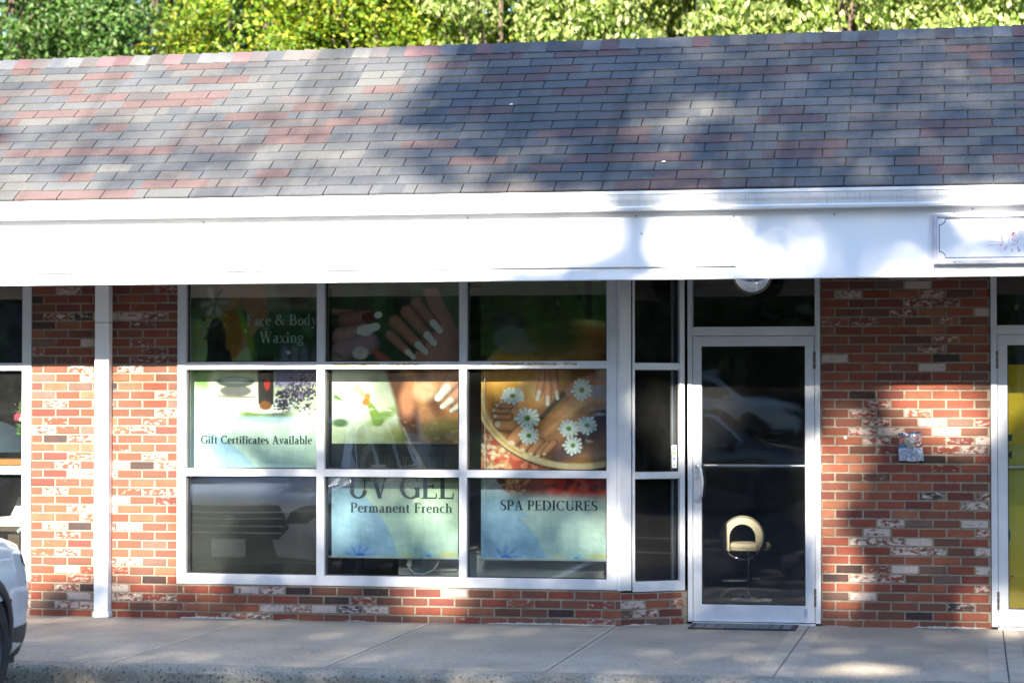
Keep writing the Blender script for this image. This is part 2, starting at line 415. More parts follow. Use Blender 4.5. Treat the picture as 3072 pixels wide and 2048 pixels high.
# tape residue on the upper rail
r_ = random.Random(5); glue = simple('old_tape_glue', (.36, .30, .18), .8, 0, .3, 30)
for x0, x1 in ((-4.78, -4.42), (-4.35, -4.1), (-3.55, -3.3), (-3.28, -3.05), (-3.0, -2.9)):
    tr = MB(); n = 14; hs = [r_.uniform(.004, .014) for k in range(n+1)]
    xs_ = [x0+(x1-x0)*k/n for k in range(n+1)]
    tr.add([(x, yf+.002, 1.945-h) for x, h in zip(xs_, hs)]+[(x, yf+.002, 1.945+h*.8) for x, h in zip(xs_, hs[::-1])], [(k, k+1, n+2+k, n+1+k) for k in range(n)])
    tr.build('tape_residue', glue, w_root, fix=False)
# corner post between the window and the angled sidelight
cp = MB(); cp.prism([(-2.598, -.016), (-2.576, -.016), (-2.5, .032), (-2.53, .09), (-2.598, .09)], .262, ZT, 'z')
cp.box(-2.664, -2.656, -.017, -.0135, .266, ZT)
cpo = cp.build('corner_post', M['frame'], B)
# angled sidelight
sl_ = MB(); L = La
def ab(x0, x1, z0, z1, y0=-.012): bar(sl_, x0, x1, z0, z1, y0, .09, MA)
ab(.095, .115, .25, ZT); ab(L-.045, L-.004, .25, ZT)
for a, b in ((.25, .325), (1.087, 1.137), (1.9, 1.95)): ab(.115, L-.045, a, b, -.009)
sl_.box(La-.082, La-.066, .055, .075, .26, ZT, MA)
so_ = sl_.build('sidelight', M['frame'], B)
for a, b in ((.325, 1.087), (1.137, 1.9), (1.95, ZT)):
    g = MB(); g.box(.115, L-.045, .03, .036, a, b, MA); g.build('window_pane', M['side_glass'], so_)
    gk = MB()
    for q in ((.115, .123, a, b), (L-.053, L-.045, a, b), (.123, L-.053, a, a+.008), (.123, L-.053, b-.008, b)): gk.box(q[0], q[1], .02, .05, q[2], q[3], MA)
    gk.build('gasket', M['gasket'], so_)
def door(x0, x1, leaf0, leaf1, g0, g1, glassmat, hinge_side, handle_side, z_top=2.151):
    d = MB(); y = YR-.02; yl = YR-.008
    d.box(x0, leaf0-.003, y, YR+.1, .018, ZT, None, .002); d.box(leaf1+.003, x1, y, YR+.1, .018, ZT, None, .002)
    d.box(leaf0-.003, leaf1+.003, y+.004, YR+.1, z_top+.004, 2.20, None, .002); d.box(leaf0-.003, leaf1+.003, y-.01, YR+.06, 2.20, 2.221, None, .002)
    o = d.build('door_frame', M['frame'], B)
    g = MB(); g.box(leaf0-.003, leaf1+.003, YR+.03, YR+.036, 2.221, ZT); g.build('transom_pane', M['door_glass'], o)
    t_ = MB(); t_.box(leaf0-.003, leaf1+.003, YR-.05, YR+.08, .0, .016, None, .003); t_.build('threshold', M['steel'], o)
    l = MB(); z0, z1, za, zb = .022, z_top, .147, 2.076
    l.box(leaf0, g0, yl, YR+.04, z0, z1, None, .002); l.box(g1, leaf1, yl, YR+.04, z0, z1, None, .002)
    l.box(g0, g1, yl+.002, YR+.04, z0, za, None, .002); l.box(g0, g1, yl+.002, YR+.04, zb, z1, None, .002)
    lo = l.build('door', M['frame'], B)
    g = MB(); g.box(g0, g1, YR+.012, YR+.018, za, zb); g.build('door_glass', glassmat, lo)
    gk = MB()
    for q in ((g0, g0+.007, za, zb), (g1-.007, g1, za, zb), (g0+.007, g1-.007, za, za+.007), (g0+.007, g1-.007, zb-.007, zb)): gk.box(q[0], q[1], YR+.004, YR+.03, q[2], q[3])
    gk.build('gasket', M['gasket'], lo)
    p = MB(); p.tube([(g0, YR+.075, 1.182), (g1, YR+.075, 1.182)], .012, 10); p.build('push_bar', M['steel'], lo, smooth=True)
    hx = leaf1+.002 if hinge_side > 0 else leaf0-.002
    for za_, zb_ in ((1.905, 2.035), (.145, .278)):
        h = MB(); n = 3
        for k in range(n):
            a = za_+(zb_-za_)*k/n; b = za_+(zb_-za_)*(k+.93)/n
            h.tube([(hx, yl-.008, a), (hx, yl-.008, b)], .0095, 10)
        h.build('hinge', M['bronze'], lo, smooth=True)
    if handle_side:
        xh = -2.045
        h = MB(); pts = []
        for k in range(9):
            a = math.pi/2*k/8; pts.append((xh+.0+.045*math.sin(a), yl-.055*math.sin(a*1.0), 1.185-.045*(1-math.cos(a))))
        pts = [(xh, yl, 1.18)] + pts[1:] + [(xh+.055, yl-.058, 1.06)] + [(p_[0], p_[1], .93+(1.18-p_[2])) for p_ in pts[:0:-1]] + [(xh, yl, .925)]
        h.tube(pts, .0115, 12); h.lathe([(0, .004), (.017, .004), (.017, 0)], 16, Matrix.Translation((xh, yl, 1.182)) @ Matrix.Rotation(R(90), 4, 'X'))
        h.lathe([(0, .004), (.017, .004), (.017, 0)], 16, Matrix.Translation((xh, yl, .924)) @ Matrix.Rotation(R(90), 4, 'X'))
        h.build('pull_handle', M['steel'], lo, smooth=True)
        k_ = MB(); k_.lathe([(0, .006), (.006, .006), (.007, .009), (.015, .008), (.0165, 0)], 20, Matrix.Translation((-2.041, yl, 1.095)) @ Matrix.Rotation(R(90), 4, 'X'))
        k_.build('lock_cylinder', M['steel'], lo, smooth=True)
        s_ = MB(); s_.box(-1.228-.012, -1.216, yl-.001, yl, .062, .128); s_.build('label_sticker', simple('grey_sticker', (.32, .35, .42), .5), lo)
        s_ = MB(); s_.box(-1.235, -1.222, yl-.0018, yl-.001, .095, .112); s_.build('label_sticker', simple('blue_sticker_patch', (.12, .25, .6), .5), lo)
    return lo
dl = door(-2.106, -1.117, -2.067, -1.159, -2.003, -1.230, M['door_glass'], 1, 1)
dl['label'] = 'glass door with curved pull handle and dark tinted glass'
dr = door(.125, 1.25, .173, 1.205, .244, 1.135, M['glass'], -1, 0); dr['label'] = 'glass door at the right edge with yellow poster behind it'
# left neighbour window
lw = MB()
LX = [-7.291, -7.215]
bar(lw, -7.291, -7.215, .262, ZT, yf); bar(lw, -8.75, -8.69, .262, ZT, yf); bar(lw, -10.4, -10.32, .262, ZT, yf)
for xa, xb in ((-8.69, -7.291), (-10.32, -8.75)):
    for a, b in ((.262, .34), (1.094, 1.154), (1.904, 1.963)): bar(lw, xa, xb, a, b, yf+.003)
lwo = lw.build('shop_window', M['frame'], B); lwo['label'] = 'neighbouring shop window at the left edge with flowers behind it'
for xa, xb in ((-8.69, -7.291), (-10.32, -8.75)):
    for a, b in ((.34, 1.094), (1.154, 1.904), (1.963, ZT)):
        g = MB(); g.box(xa, xb, .045, .051, a, b); g.build('window_pane', M['glass'], lwo)
# downspout / box column
ds = MB(); ds.box(-6.661, -6.547, -.10, -.012, .05, 2.75, None, .006); ds.box(-6.668, -6.540, -.104, -.010, .0, .05, None, .006)
ds.box(-6.6625, -6.5455, -.1015, -.011, 2.300, 2.303)
dso = ds.build('downspout', [M['white']], B)
ds2 = MB(); ds2.box(-6.662, -6.546, -.1012, -.0115, 2.268, 2.272); ds2.build('pipe_seam', M['dark'], dso)

# ---- fascia, soffit, gutter
fs = MB(); fs.box(-16, 10, -1.10, -1.02, 2.512, 3.08, None, .003)
fo = fs.build('fascia', M['white'], B)
for x in (-9.9, 1.14):
    q = MB(); q.box(x, x+.003, -1.1006, -1.0995, 2.513, 3.0); q.build('panel_seam', M['soffit'], fo)
sf = MB(); sf.box(-16, 10, -1.02, .0, 2.80, 2.83); sf.box(-16, 10, .0, 1.0, 2.865, 2.89); sf.build('soffit', M['soffit'], B)
g = MB()
PR = [(-1.102, 2.985), (-1.165, 2.985), (-1.185, 2.990), (-1.190, 3.006), (-1.182, 3.016), (-1.190, 3.035), (-1.205, 3.060), (-1.214, 3.085), (-1.214, 3.092), (-1.224, 3.096), (-1.226, 3.116), (-1.218, 3.119), (-1.214, 3.11), (-1.11, 3.112), (-1.102, 3.10)]
g.prism(PR, -16, 10, 'x')
def gutter_mat():
    t = NT('ribbed_gutter'); n = t.noise(150, 2, .5, (1, .02, .02)); big = t.noise(3, 3, .5)
    sep = t.n('SeparateXYZ'); t.l(t.coord(), sep.inputs[0])
    band = t.math('MULTIPLY', t.math('GREATER_THAN', sep.outputs[2], 3.014), t.math('LESS_THAN', sep.outputs[2], 3.088))
    lines = t.ramp(n, [(.30, 1.0), (.42, 0.0)])
    c = t.mix(t.math('MULTIPLY', t.math('MULTIPLY', lines, band), .55), t.mix(big, (.70, .72, .75), (.78, .79, .80)), (.36, .38, .44))
    t.base(c); t.set(Roughness=.35); t.bump(n, .15, .004); return t.m
g.build('gutter', gutter_mat(), B)
sm = MB()
for x in (-4.98,): sm.prism([(a-(.0015 if a < -1.15 else 0), b-.001) for a, b in PR[:11]]+[(-1.11, 3.112)], x, x+.012, 'x')
sm.build('gutter_seam', M['steel'], B)
for x, z in ((-5.45, 2.955), (-4.0, 2.94), (-3.5, 2.96), (-2.3, 2.955), (-1.62, 2.94), (-.93, 2.945), (.0, 2.97)):
    nl = MB(); nl.lathe([(0, .003), (.005, .003), (.006, 0)], 8, Matrix.Translation((x, -1.10, z)) @ Matrix.Rotation(R(90), 4, 'X')); nl.build('fascia_nail', M['bronze'], fo)

# ---- roof
SL = .638; Y0, Z0 = -1.205, 3.128; YRI, ZRI = .90, 3.128+.638*2.105
th = math.atan(SL)
def ridge_dz(x): return (x+3.6)*.0052          # the ridge climbs very slightly to the right
def rp(x, s, up=0):                             # s = metres up the slope
    y = Y0 + s*math.cos(th) - up*math.sin(th); z = Z0 + s*math.sin(th) + up*math.cos(th)
    return (x, y, z + ridge_dz(x)*s/2.49)
rd = MB()
for k in range(26):
    a, b = -16+k, -15+k
    rd.add([rp(a, .01, -.03), rp(b, .01, -.03), rp(b, 2.47, -.03), rp(a, 2.47, -.03)], [(0, 1, 2, 3)])
    rd.add([rp(a, 2.47, -.03), rp(b, 2.47, -.03), (b, 8.5, 3.2), (a, 8.5, 3.2)], [(0, 1, 2, 3)])
roof = rd.build('roof', simple('roof_deck', (.10, .105, .12), .9, 0, .2, 20), B, fix=False)
SC = [((.072, .076, .081), 5), ((.081, .083, .084), 4), ((.094, .094, .089), 2.5), ((.062, .067, .074), 2), ((.085, .076, .074), 2)]
sw_ = np.array([s[1] for s in SC]); sw_ = sw_/sw_.sum()
sh = MB(); r3 = np.random.default_rng(21); EX = .1392; TW = .3335
for row in range(17):
    s0 = row*EX; s1 = s0+EX+.02
    if row == 16: s1 = 2.44
    off = (row % 2)*TW/2 + r3.normal(0, .004)
    x = -16.2+off
    red = 0; q = 0
    while x < 9.9:
        # colour blends run independently of the tabs
        n = 4; dx = (TW-.007)/n; droop = r3.normal(0, .0025)
        for k in range(n):
            if q <= 0:
                red = r3.random() < .17; cc = np.array(((.098, .066, .062) if red else SC[r3.choice(len(SC), p=sw_)][0]))*r3.uniform(.92, 1.08)
                q = r3.integers(3, 7) if red else r3.integers(2, 8)
            q -= 1
            if k == 0: cp_ = cc
            sh.col = (*cc, 1)
            a = x+k*dx; b = a+dx
            V = [rp(a, s0+droop, .010), rp(b, s0+droop, .010), rp(b, s1, .0015), rp(a, s1, .0015), rp(a, s0+droop, -.003), rp(b, s0+droop, -.003)]
            F = [(0, 1, 2, 3), (4, 5, 1, 0)]
            sh.add(V, F)
            if k == 0: sh.add([rp(a, s0+droop, -.003), rp(a, s0, .007), rp(a, s1, .0015), rp(a, s1, -.004)], [(0, 1, 2, 3)])
            if k == n-1: sh.add([rp(b, s0+droop, -.003), rp(b, s0, .007), rp(b, s1, .0015), rp(b, s1, -.004)], [(3, 2, 1, 0)])
        x += TW
sh.build('shingles', M['shingle'], roof, colattr=True, fix=False)
rc = MB(); x = -16; CW = .1430
while x < 9.9:
    c = np.array((.12, .07, .072) if r3.random() < .18 else SC[r3.choice(len(SC))][0])*r3.uniform(.85, 1.6); rc.col = (*c, 1)
    for k in range(1):
        d0, d1 = .020, .011; b = x+CW+.01; dd = ridge_dz(x)
        sag = r3.normal(0, .002)
        def cpnt(xx, s, up): p = rp(xx, s, up); return p
        L0, R0 = cpnt(x, 2.335+sag, d0), cpnt(b, 2.335+sag, d1); L1, R1 = (x, YRI, ZRI+.03+dd), (b, YRI, ZRI+.021+dd); L2, R2 = (x, YRI+.14, ZRI-.02+dd), (b, YRI+.14, ZRI-.029+dd)
        L00, R00 = cpnt(x, 2.335+sag, .008), cpnt(b, 2.335+sag, .004)
        rc.add([L0, R0, R1, L1, R2, L2, L00, R00], [(0, 1, 2, 3), (3, 2, 4, 5), (6, 7, 1, 0)])
    x += CW
rc.build('ridge_cap', M['shingle'], roof, colattr=True, fix=False)
# small white spots stuck on the shingles
for x, s in ((-3.41, 1.39), (-2.15, .39)):
    sp = MB(); sp.add([rp(x, s, .012), rp(x+.028, s+.004, .012), rp(x+.024, s+.022, .012), rp(x+.004, s+.02, .012)], [(0, 1, 2, 3)]); sp.build('paint_spot', M['white'], roof, fix=False)

# ---- interior shell
it = MB()
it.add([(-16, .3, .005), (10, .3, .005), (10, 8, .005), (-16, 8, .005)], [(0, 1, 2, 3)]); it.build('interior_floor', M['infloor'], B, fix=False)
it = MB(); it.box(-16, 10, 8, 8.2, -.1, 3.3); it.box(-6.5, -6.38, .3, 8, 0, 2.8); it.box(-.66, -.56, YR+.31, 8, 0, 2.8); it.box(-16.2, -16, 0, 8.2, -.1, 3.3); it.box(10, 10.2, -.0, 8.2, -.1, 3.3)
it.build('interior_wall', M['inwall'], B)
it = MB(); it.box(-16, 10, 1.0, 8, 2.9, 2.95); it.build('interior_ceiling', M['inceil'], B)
#%%PART2%%
# ------------------------------------------------------------------ lettering (serif strokes)
TK, TN = .175, .066
def v(x, a, b, *fl): return ('v', x, a, b, fl)
GL = {
 ' ': (.3, []), "'": (.2, [('d', .1, .98, .08, .72, .07)]),
 'F': (.62, [v(.16, 0, 1, 'b', 't'), ('h', .16, .56, .97), ('h', .16, .46, .52), ('d', .55, 1, .57, .8, .05), ('d', .46, .62, .46, .42, .05)]),
 'B': (.72, [v(.16, 0, 1, 'b', 't'), ('h', .16, .38, .97), ('h', .16, .4, .52), ('h', .16, .38, .03), ('a', .36, .75, .18, .22, -90, 90), ('a', .38, .27, .23, .24, -90, 90)]),
 'W': (1.18, [('d', .12, 1, .36, 0, .15), ('d', .36, 0, .6, .95, .06), ('d', .56, 1, .82, 0, .15), ('d', .82, 0, 1.05, 1, .06), ('h', 0, .26, .975), ('h', .44, .7, .975), ('h', .93, 1.16, .975)]),
 'G': (.86, [('a', .46, .5, .37, .48, 42, 318), v(.74, .05, .4), ('h', .6, .86, .42), ('d', .72, 1, .74, .7, .05)]),
 'C': (.8, [('a', .46, .5, .37, .48, 42, 318), ('d', .72, 1, .74, .7, .05)]),
 'A': (.84, [('d', .4, 1, .14, 0, .06), ('d', .4, 1, .68, 0, .16), ('h', .24, .58, .34), ('h', .02, .28, .025), ('h', .5, .84, .025)]),
 'U': (.86, [v(.18, .25, 1, 't'), ('a', .44, .32, .27, .3, 180, 360), ('d', .7, .3, .7, 1, .06), ('h', .58, .84, .975)]),
 'V': (.84, [('d', .16, 1, .43, 0, .16), ('d', .43, 0, .68, 1, .06), ('h', .02, .32, .975), ('h', .56, .82, .975)]),
 'E': (.66, [v(.16, 0, 1, 'b', 't'), ('h', .16, .58, .97), ('h', .16, .48, .52), ('h', .16, .6, .03), ('d', .57, 1, .58, .8, .05), ('d', .48, .62, .48, .42, .05), ('d', .6, 0, .62, .22, .05)]),
 'L': (.62, [v(.16, 0, 1, 'b', 't'), ('h', .16, .58, .03), ('d', .58, 0, .6, .24, .05)]),
 'P': (.66, [v(.16, 0, 1, 'b', 't'), ('h', .16, .38, .97), ('h', .16, .38, .46), ('a', .37, .715, .2, .255, -90, 90)]),
 'S': (.58, [('a', .3, .74, .19, .24, 60, 250), ('a', .28, .27, .21, .27, -120, 70), ('d', .21, .6, .38, .42, .15), ('d', .48, 1, .49, .76, .05), ('d', .07, 0, .06, .26, .05)]),
 'D': (.86, [v(.16, 0, 1, 'b', 't'), ('h', .16, .4, .97), ('h', .16, .4, .03), ('a', .38, .5, .37, .47, -90, 90)]),
 'I': (.36, [v(.18, 0, 1, 'b', 't')]),
 'R': (.78, [v(.16, 0, 1, 'b', 't'), ('h', .16, .38, .97), ('h', .16, .38, .5), ('a', .36, .735, .2, .235, -90, 90), ('d', .38, .5, .7, 0, .15), ('h', .6, .8, .025)]),
 'N': (.86, [('d', .18, 0, .18, 1, .06), ('d', .16, 1, .7, 0, .15), ('d', .7, 0, .7, 1, .06), ('h', .04, .32, .025), ('h', .04, .22, .975), ('h', .56, .84, .975)]),
 '&': (.95, [('a', .36, .78, .16, .19, 0, 360), ('d', .3, .64, .84, 0, .14), ('a', .34, .27, .24, .27, 110, 300), ('d', .5, .1, .8, .5, .06), ('h', .66, .9, .5)]),
 'a': (.52, [v(.36, .03, .46), ('a', .24, .46, .12, .16, 0, 160), ('a', .22, .18, .14, .17, 60, 330), ('h', .24, .38, .34), ('h', .36, .48, .03)]),
 'b': (.6, [v(.14, .03, 1), ('a', .32, .32, .2, .31, -140, 140), ('h', .02, .14, .97)]),
 'c': (.48, [('a', .27, .32, .2, .31, 50, 310)]),
 'd': (.62, [v(.42, .03, 1), ('a', .26, .32, .2, .31, 50, 320), ('h', .3, .42, .97), ('h', .42, .56, .03)]),
 'e': (.5, [('a', .27, .32, .2, .31, 10, 310), ('h', .12, .44, .36)]),
 'f': (.36, [v(.14, 0, .78, 'b'), ('a', .28, .78, .14, .2, 60, 180), ('h', .02, .32, .62)]),
 'g': (.54, [('a', .24, .42, .16, .21, 0, 360), ('a', .24, -.1, .2, .16, 0, 360), ('d', .14, .22, .16, .04, .06), ('h', .34, .5, .6)]),
 'h': (.64, [v(.14, 0, 1, 'b'), ('a', .32, .4, .17, .22, 0, 150), v(.48, 0, .42, 'b'), ('h', .02, .14, .97)]),
 'i': (.32, [v(.15, 0, .62, 'b'), ('a', .15, .84, .045, .045, 0, 360), ('h', .03, .15, .6)]),
 'k': (.6, [v(.14, 0, 1, 'b'), ('d', .18, .3, .44, .6, .06), ('d', .26, .4, .5, 0, .14), ('h', .34, .54, .6), ('h', .4, .6, .025)]),
 'l': (.32, [v(.15, 0, 1, 'b'), ('h', .03, .15, .97)]),
 'm': (.94, [v(.14, 0, .62, 'b'), ('a', .3, .42, .15, .2, 0, 150), v(.45, 0, .42, 'b'), ('a', .61, .42, .15, .2, 0, 150), v(.77, 0, .42, 'b'), ('h', .02, .14, .6)]),
 'n': (.64, [v(.14, 0, .62, 'b'), ('a', .32, .4, .17, .22, 0, 150), v(.48, 0, .42, 'b'), ('h', .02, .14, .6)]),
 'o': (.56, [('a', .28, .32, .2, .31, 0, 360)]),
 'r': (.42, [v(.14, 0, .62, 'b'), ('a', .28, .42, .14, .2, 50, 150), ('h', .02, .14, .6)]),
 's': (.42, [('a', .22, .47, .12, .15, 50, 250), ('a', .2, .16, .14, .16, -120, 70), ('d', .16, .4, .28, .24, .12)]),
 't': (.38, [v(.16, .1, .8), ('a', .27, .12, .11, .12, 180, 300), ('h', .02, .34, .62)]),
 'v': (.56, [('d', .1, .62, .28, 0, .13), ('d', .28, 0, .46, .62, .055), ('h', .0, .22, .61), ('h', .36, .56, .61)]),
 'x': (.56, [('d', .1, .62, .44, 0, .13), ('d', .46, .62, .1, 0, .055), ('h', .0, .2, .61), ('h', .36, .54, .61), ('h', .0, .2, .02), ('h', .34, .56, .02)]),
 'y': (.56, [('d', .1, .62, .29, .02, .13), ('d', .46, .62, .2, -.28, .055), ('h', .0, .22, .61), ('h', .36, .56, .61), ('a', .14, -.24, .05, .045, 0, 360)]),
}
GL['W'] = GL['W']
def text_strokes(txt):
    out = []; x = 0
    for ch in txt:
        adv, st = GL[ch]
        for s in st:
            if s[0] == 'v':
                _, cx, a, b, fl = s; h = TK/2
                out.append([(x+cx-h, a), (x+cx+h, a), (x+cx+h, b), (x+cx-h, b)])
                if 'b' in fl: out.append([(x+cx-h-.09, 0), (x+cx+h+.09, 0), (x+cx+h+.09, .045), (x+cx-h-.09, .045)])
                if 't' in fl: out.append([(x+cx-h-.09, .955), (x+cx+h+.09, .955), (x+cx+h+.09, 1), (x+cx-h-.09, 1)])
            elif s[0] == 'h':
                _, a, b, y = s; out.append([(x+a, y-TN/2), (x+b, y-TN/2), (x+b, y+TN/2), (x+a, y+TN/2)])
            elif s[0] == 'd':
                _, x0, y0, x1, y1, w_ = s; L = math.hypot(x1-x0, y1-y0); nx, ny = -(y1-y0)/L*w_/2, (x1-x0)/L*w_/2
                if abs(y1-y0) > .3: k = w_/2/abs((y1-y0)/L); out.append([(x+x0-k, y0), (x+x0+k, y0), (x+x1+k, y1), (x+x1-k, y1)])
                else: out.append([(x+x0+nx, y0+ny), (x+x0-nx, y0-ny), (x+x1-nx, y1-ny), (x+x1+nx, y1+ny)])
            else:
                _, cx, cy, rx, ry, a0, a1 = s; n = 14
                for k in range(n):
                    q = []
                    for t, sg in ((k, 1), (k+1, 1), (k+1, -1), (k, -1)):
                        a = R(a0+(a1-a0)*t/n); wd = TN+(TK-TN)*abs(math.cos(a))**1.4
                        q.append((x+cx+(rx+sg*wd/2)*math.cos(a), cy+(ry+sg*wd/2)*math.sin(a)))
                    out.append(q)
        x += adv+.05
    return out, x-.05
def lettering(txt, x0, x1, zb, cap, y, m, parent, M4=None):
    st, W = text_strokes(txt); k = (x1-x0)/W; mb = MB()
    for i, q in enumerate(st):
        mb.add([(x0+u*k, y-.00004*(i % 9), zb+t*cap) for u, t in q], [(0, 1, 2, 3)])
    return mb.build('lettering', m, parent, fix=False)

# ------------------------------------------------------------------ printed window posters (flat prints, picture painted in artwork units)
def srgb(c): c = np.clip(np.asarray(c, float), 0, 1); return np.where(c < .04045, c/12.92, ((c+.055)/1.055)**2.4)
class Paint:
    def __init__(s, X, Y, bgc): s.X, s.Y = X, Y; s.C = np.zeros(X.shape+(3,)); s.C[...] = bgc; s.r = np.random.default_rng(4)
    def put(s, m, c, a=1.0): m = (np.clip(m, 0, 1)*a)[..., None]; s.C = s.C*(1-m)+np.asarray(c, float)*m
    def grain(s):      # soft photographic mottling
        q = np.ones(s.X.shape)
        for fx, fy, ph, am in ((.05, .03, 1, .05), (.11, .17, 2, .035), (-.23, .19, 3, .03), (.41, -.33, 5, .025), (.9, .7, 4, .02)): q += .4*am*np.sin(s.X*fx+s.Y*fy+ph+1.7*np.sin(s.Y*fx*.7-s.X*fy*.6))
        return s.C*(q+s.r.normal(0, .02, q.shape))[..., None]
    def ell(s, cx, cy, rx, ry, c, soft=2., a=1., rot=0):
        dx, dy = s.X-cx, s.Y-cy; t = R(rot); u = dx*math.cos(t)+dy*math.sin(t); v_ = -dx*math.sin(t)+dy*math.cos(t)
        d = (np.sqrt((u/rx)**2+(v_/ry)**2)-1)*min(rx, ry); s.put(.5-d/soft, c, a)
    def cap(s, x0, y0, x1, y1, r0, r1, c, soft=2., a=1.):
        dx, dy = x1-x0, y1-y0; t = np.clip(((s.X-x0)*dx+(s.Y-y0)*dy)/(dx*dx+dy*dy), 0, 1)
        rr = r0+(r1-r0)*t; e = np.hypot(s.X-x0-t*dx, s.Y-y0-t*dy); d = e-rr
        if min(r0, r1) > 3: f = np.clip(e/(rr+1e-6), 0, 1.1); lit = ((s.X-x0-t*dx)*-.5+(s.Y-y0-t*dy)*-.8)/(rr+1e-6); s.put(.5-d/soft, np.asarray(c)*(1.04-.26*f**2+.10*lit)[..., None], a)
        else: s.put(.5-d/soft, c, a)
    def poly(s, pts, c, soft=2., a=1.):
        ins = np.zeros(s.X.shape, bool); D = np.full(s.X.shape, 1e9); n = len(pts)
        for i in range(n):
            (x0, y0), (x1, y1) = pts[i], pts[(i+1) % n]
            cr = ((y0 > s.Y) != (y1 > s.Y)) & (s.X < (x1-x0)*(s.Y-y0)/((y1-y0) or 1e-9)+x0); ins ^= cr
            dx, dy = x1-x0, y1-y0; t = np.clip(((s.X-x0)*dx+(s.Y-y0)*dy)/(dx*dx+dy*dy+1e-9), 0, 1)
            D = np.minimum(D, np.hypot(s.X-x0-t*dx, s.Y-y0-t*dy))
        s.put(.5-np.where(ins, -D, D)/soft, c, a)
    def vgrad(s, y0, y1, c0, c1, m=None):
        t = np.clip((s.Y-y0)/(y1-y0), 0, 1)[..., None]; k = ((s.Y >= y0) & (s.Y < y1)).astype(float) if m is None else m
        k = k[..., None]; s.C = s.C*(1-k)+(np.asarray(c0)*(1-t)+np.asarray(c1)*t)*k
    def lotus(s, cx, cy, r, c=(.45, .62, .93), n=9):
        for i in range(n):
            a = R(-165+150*i/(n-1)); L = r*(1 if i % 2 else .8); s.cap(cx, cy, cx+L*math.cos(a), cy+L*math.sin(a)*.85, r*.15, r*.01, np.array(c)+(.18 if i % 2 else .02), 2.5, .85)
        s.ell(cx, cy, r*.25, r*.18, (.25, .42, .85), 6, .8)
    def daisy(s, cx, cy, r, rot=0, sq=1.0):
        n = 13
        for i in range(n):
            a = R(rot+i*360/n); L = r*(.95+.1*math.sin(i*2.4)); s.cap(cx+.25*r*math.cos(a), cy+.25*r*math.sin(a)*sq, cx+L*.86*math.cos(a), cy+L*.86*math.sin(a)*sq, r*.10, r*.15, (.80, .88, .90) if i % 2 else (.90, .95, .96), 1.5)
        s.ell(cx, cy, r*.24, r*.24*sq, (.42, .55, .18), 1.5); s.ell(cx+1, cy+1, r*.1, r*.1, (.3, .42, .08), 1.5)
    def nailed(s, x0, y0, x1, y1, r, skin, nail=(.93, .86, .84)):
        s.cap(x0, y0, x1, y1, r*1.15, r*.85, np.array(skin)*.72, 4, .8); s.cap(x0-1, y0-1, x1-1, y1-1, r, r*.72, skin, 2)
        L = math.hypot(x1-x0, y1-y0); ux, uy = (x1-x0)/L, (y1-y0)/L
        s.cap(x1-ux*r*.3, y1-uy*r*.3, x1+ux*r*1.2, y1+uy*r*1.2, r*.55, r*.45, nail, 1.5); s.cap(x1+ux*r*1.15, y1+uy*r*1.15, x1+ux*r*1.35, y1+uy*r*1.35, r*.42, r*.4, (.98, .97, .96), 1.2)
def footer(p, x0, x1, ytop, ybot, pale=(.80, .86, .84)):
    p.vgrad(ytop, ybot+4, pale, (.72, .82, .80))
    # big pale blue leaf curve
    W = x1-x0
    m = np.clip(.5-(np.sqrt(((p.X-(x0-.32*W))/(.86*W))**2+((p.Y-(ybot+70))/(ybot+70-ytop+10))**2)-1)*60, 0, 1)*(p.Y > ytop-90)
    p.put(m, (.63, .76, .88), .9); p.put(np.clip(1-np.abs(np.sqrt(((p.X-(x0-.32*W))/(.86*W))**2+((p.Y-(ybot+70))/(ybot+70-ytop+10))**2)-1)*90, 0, 1)*(p.Y > ytop-90), (.50, .70, .85), .35)
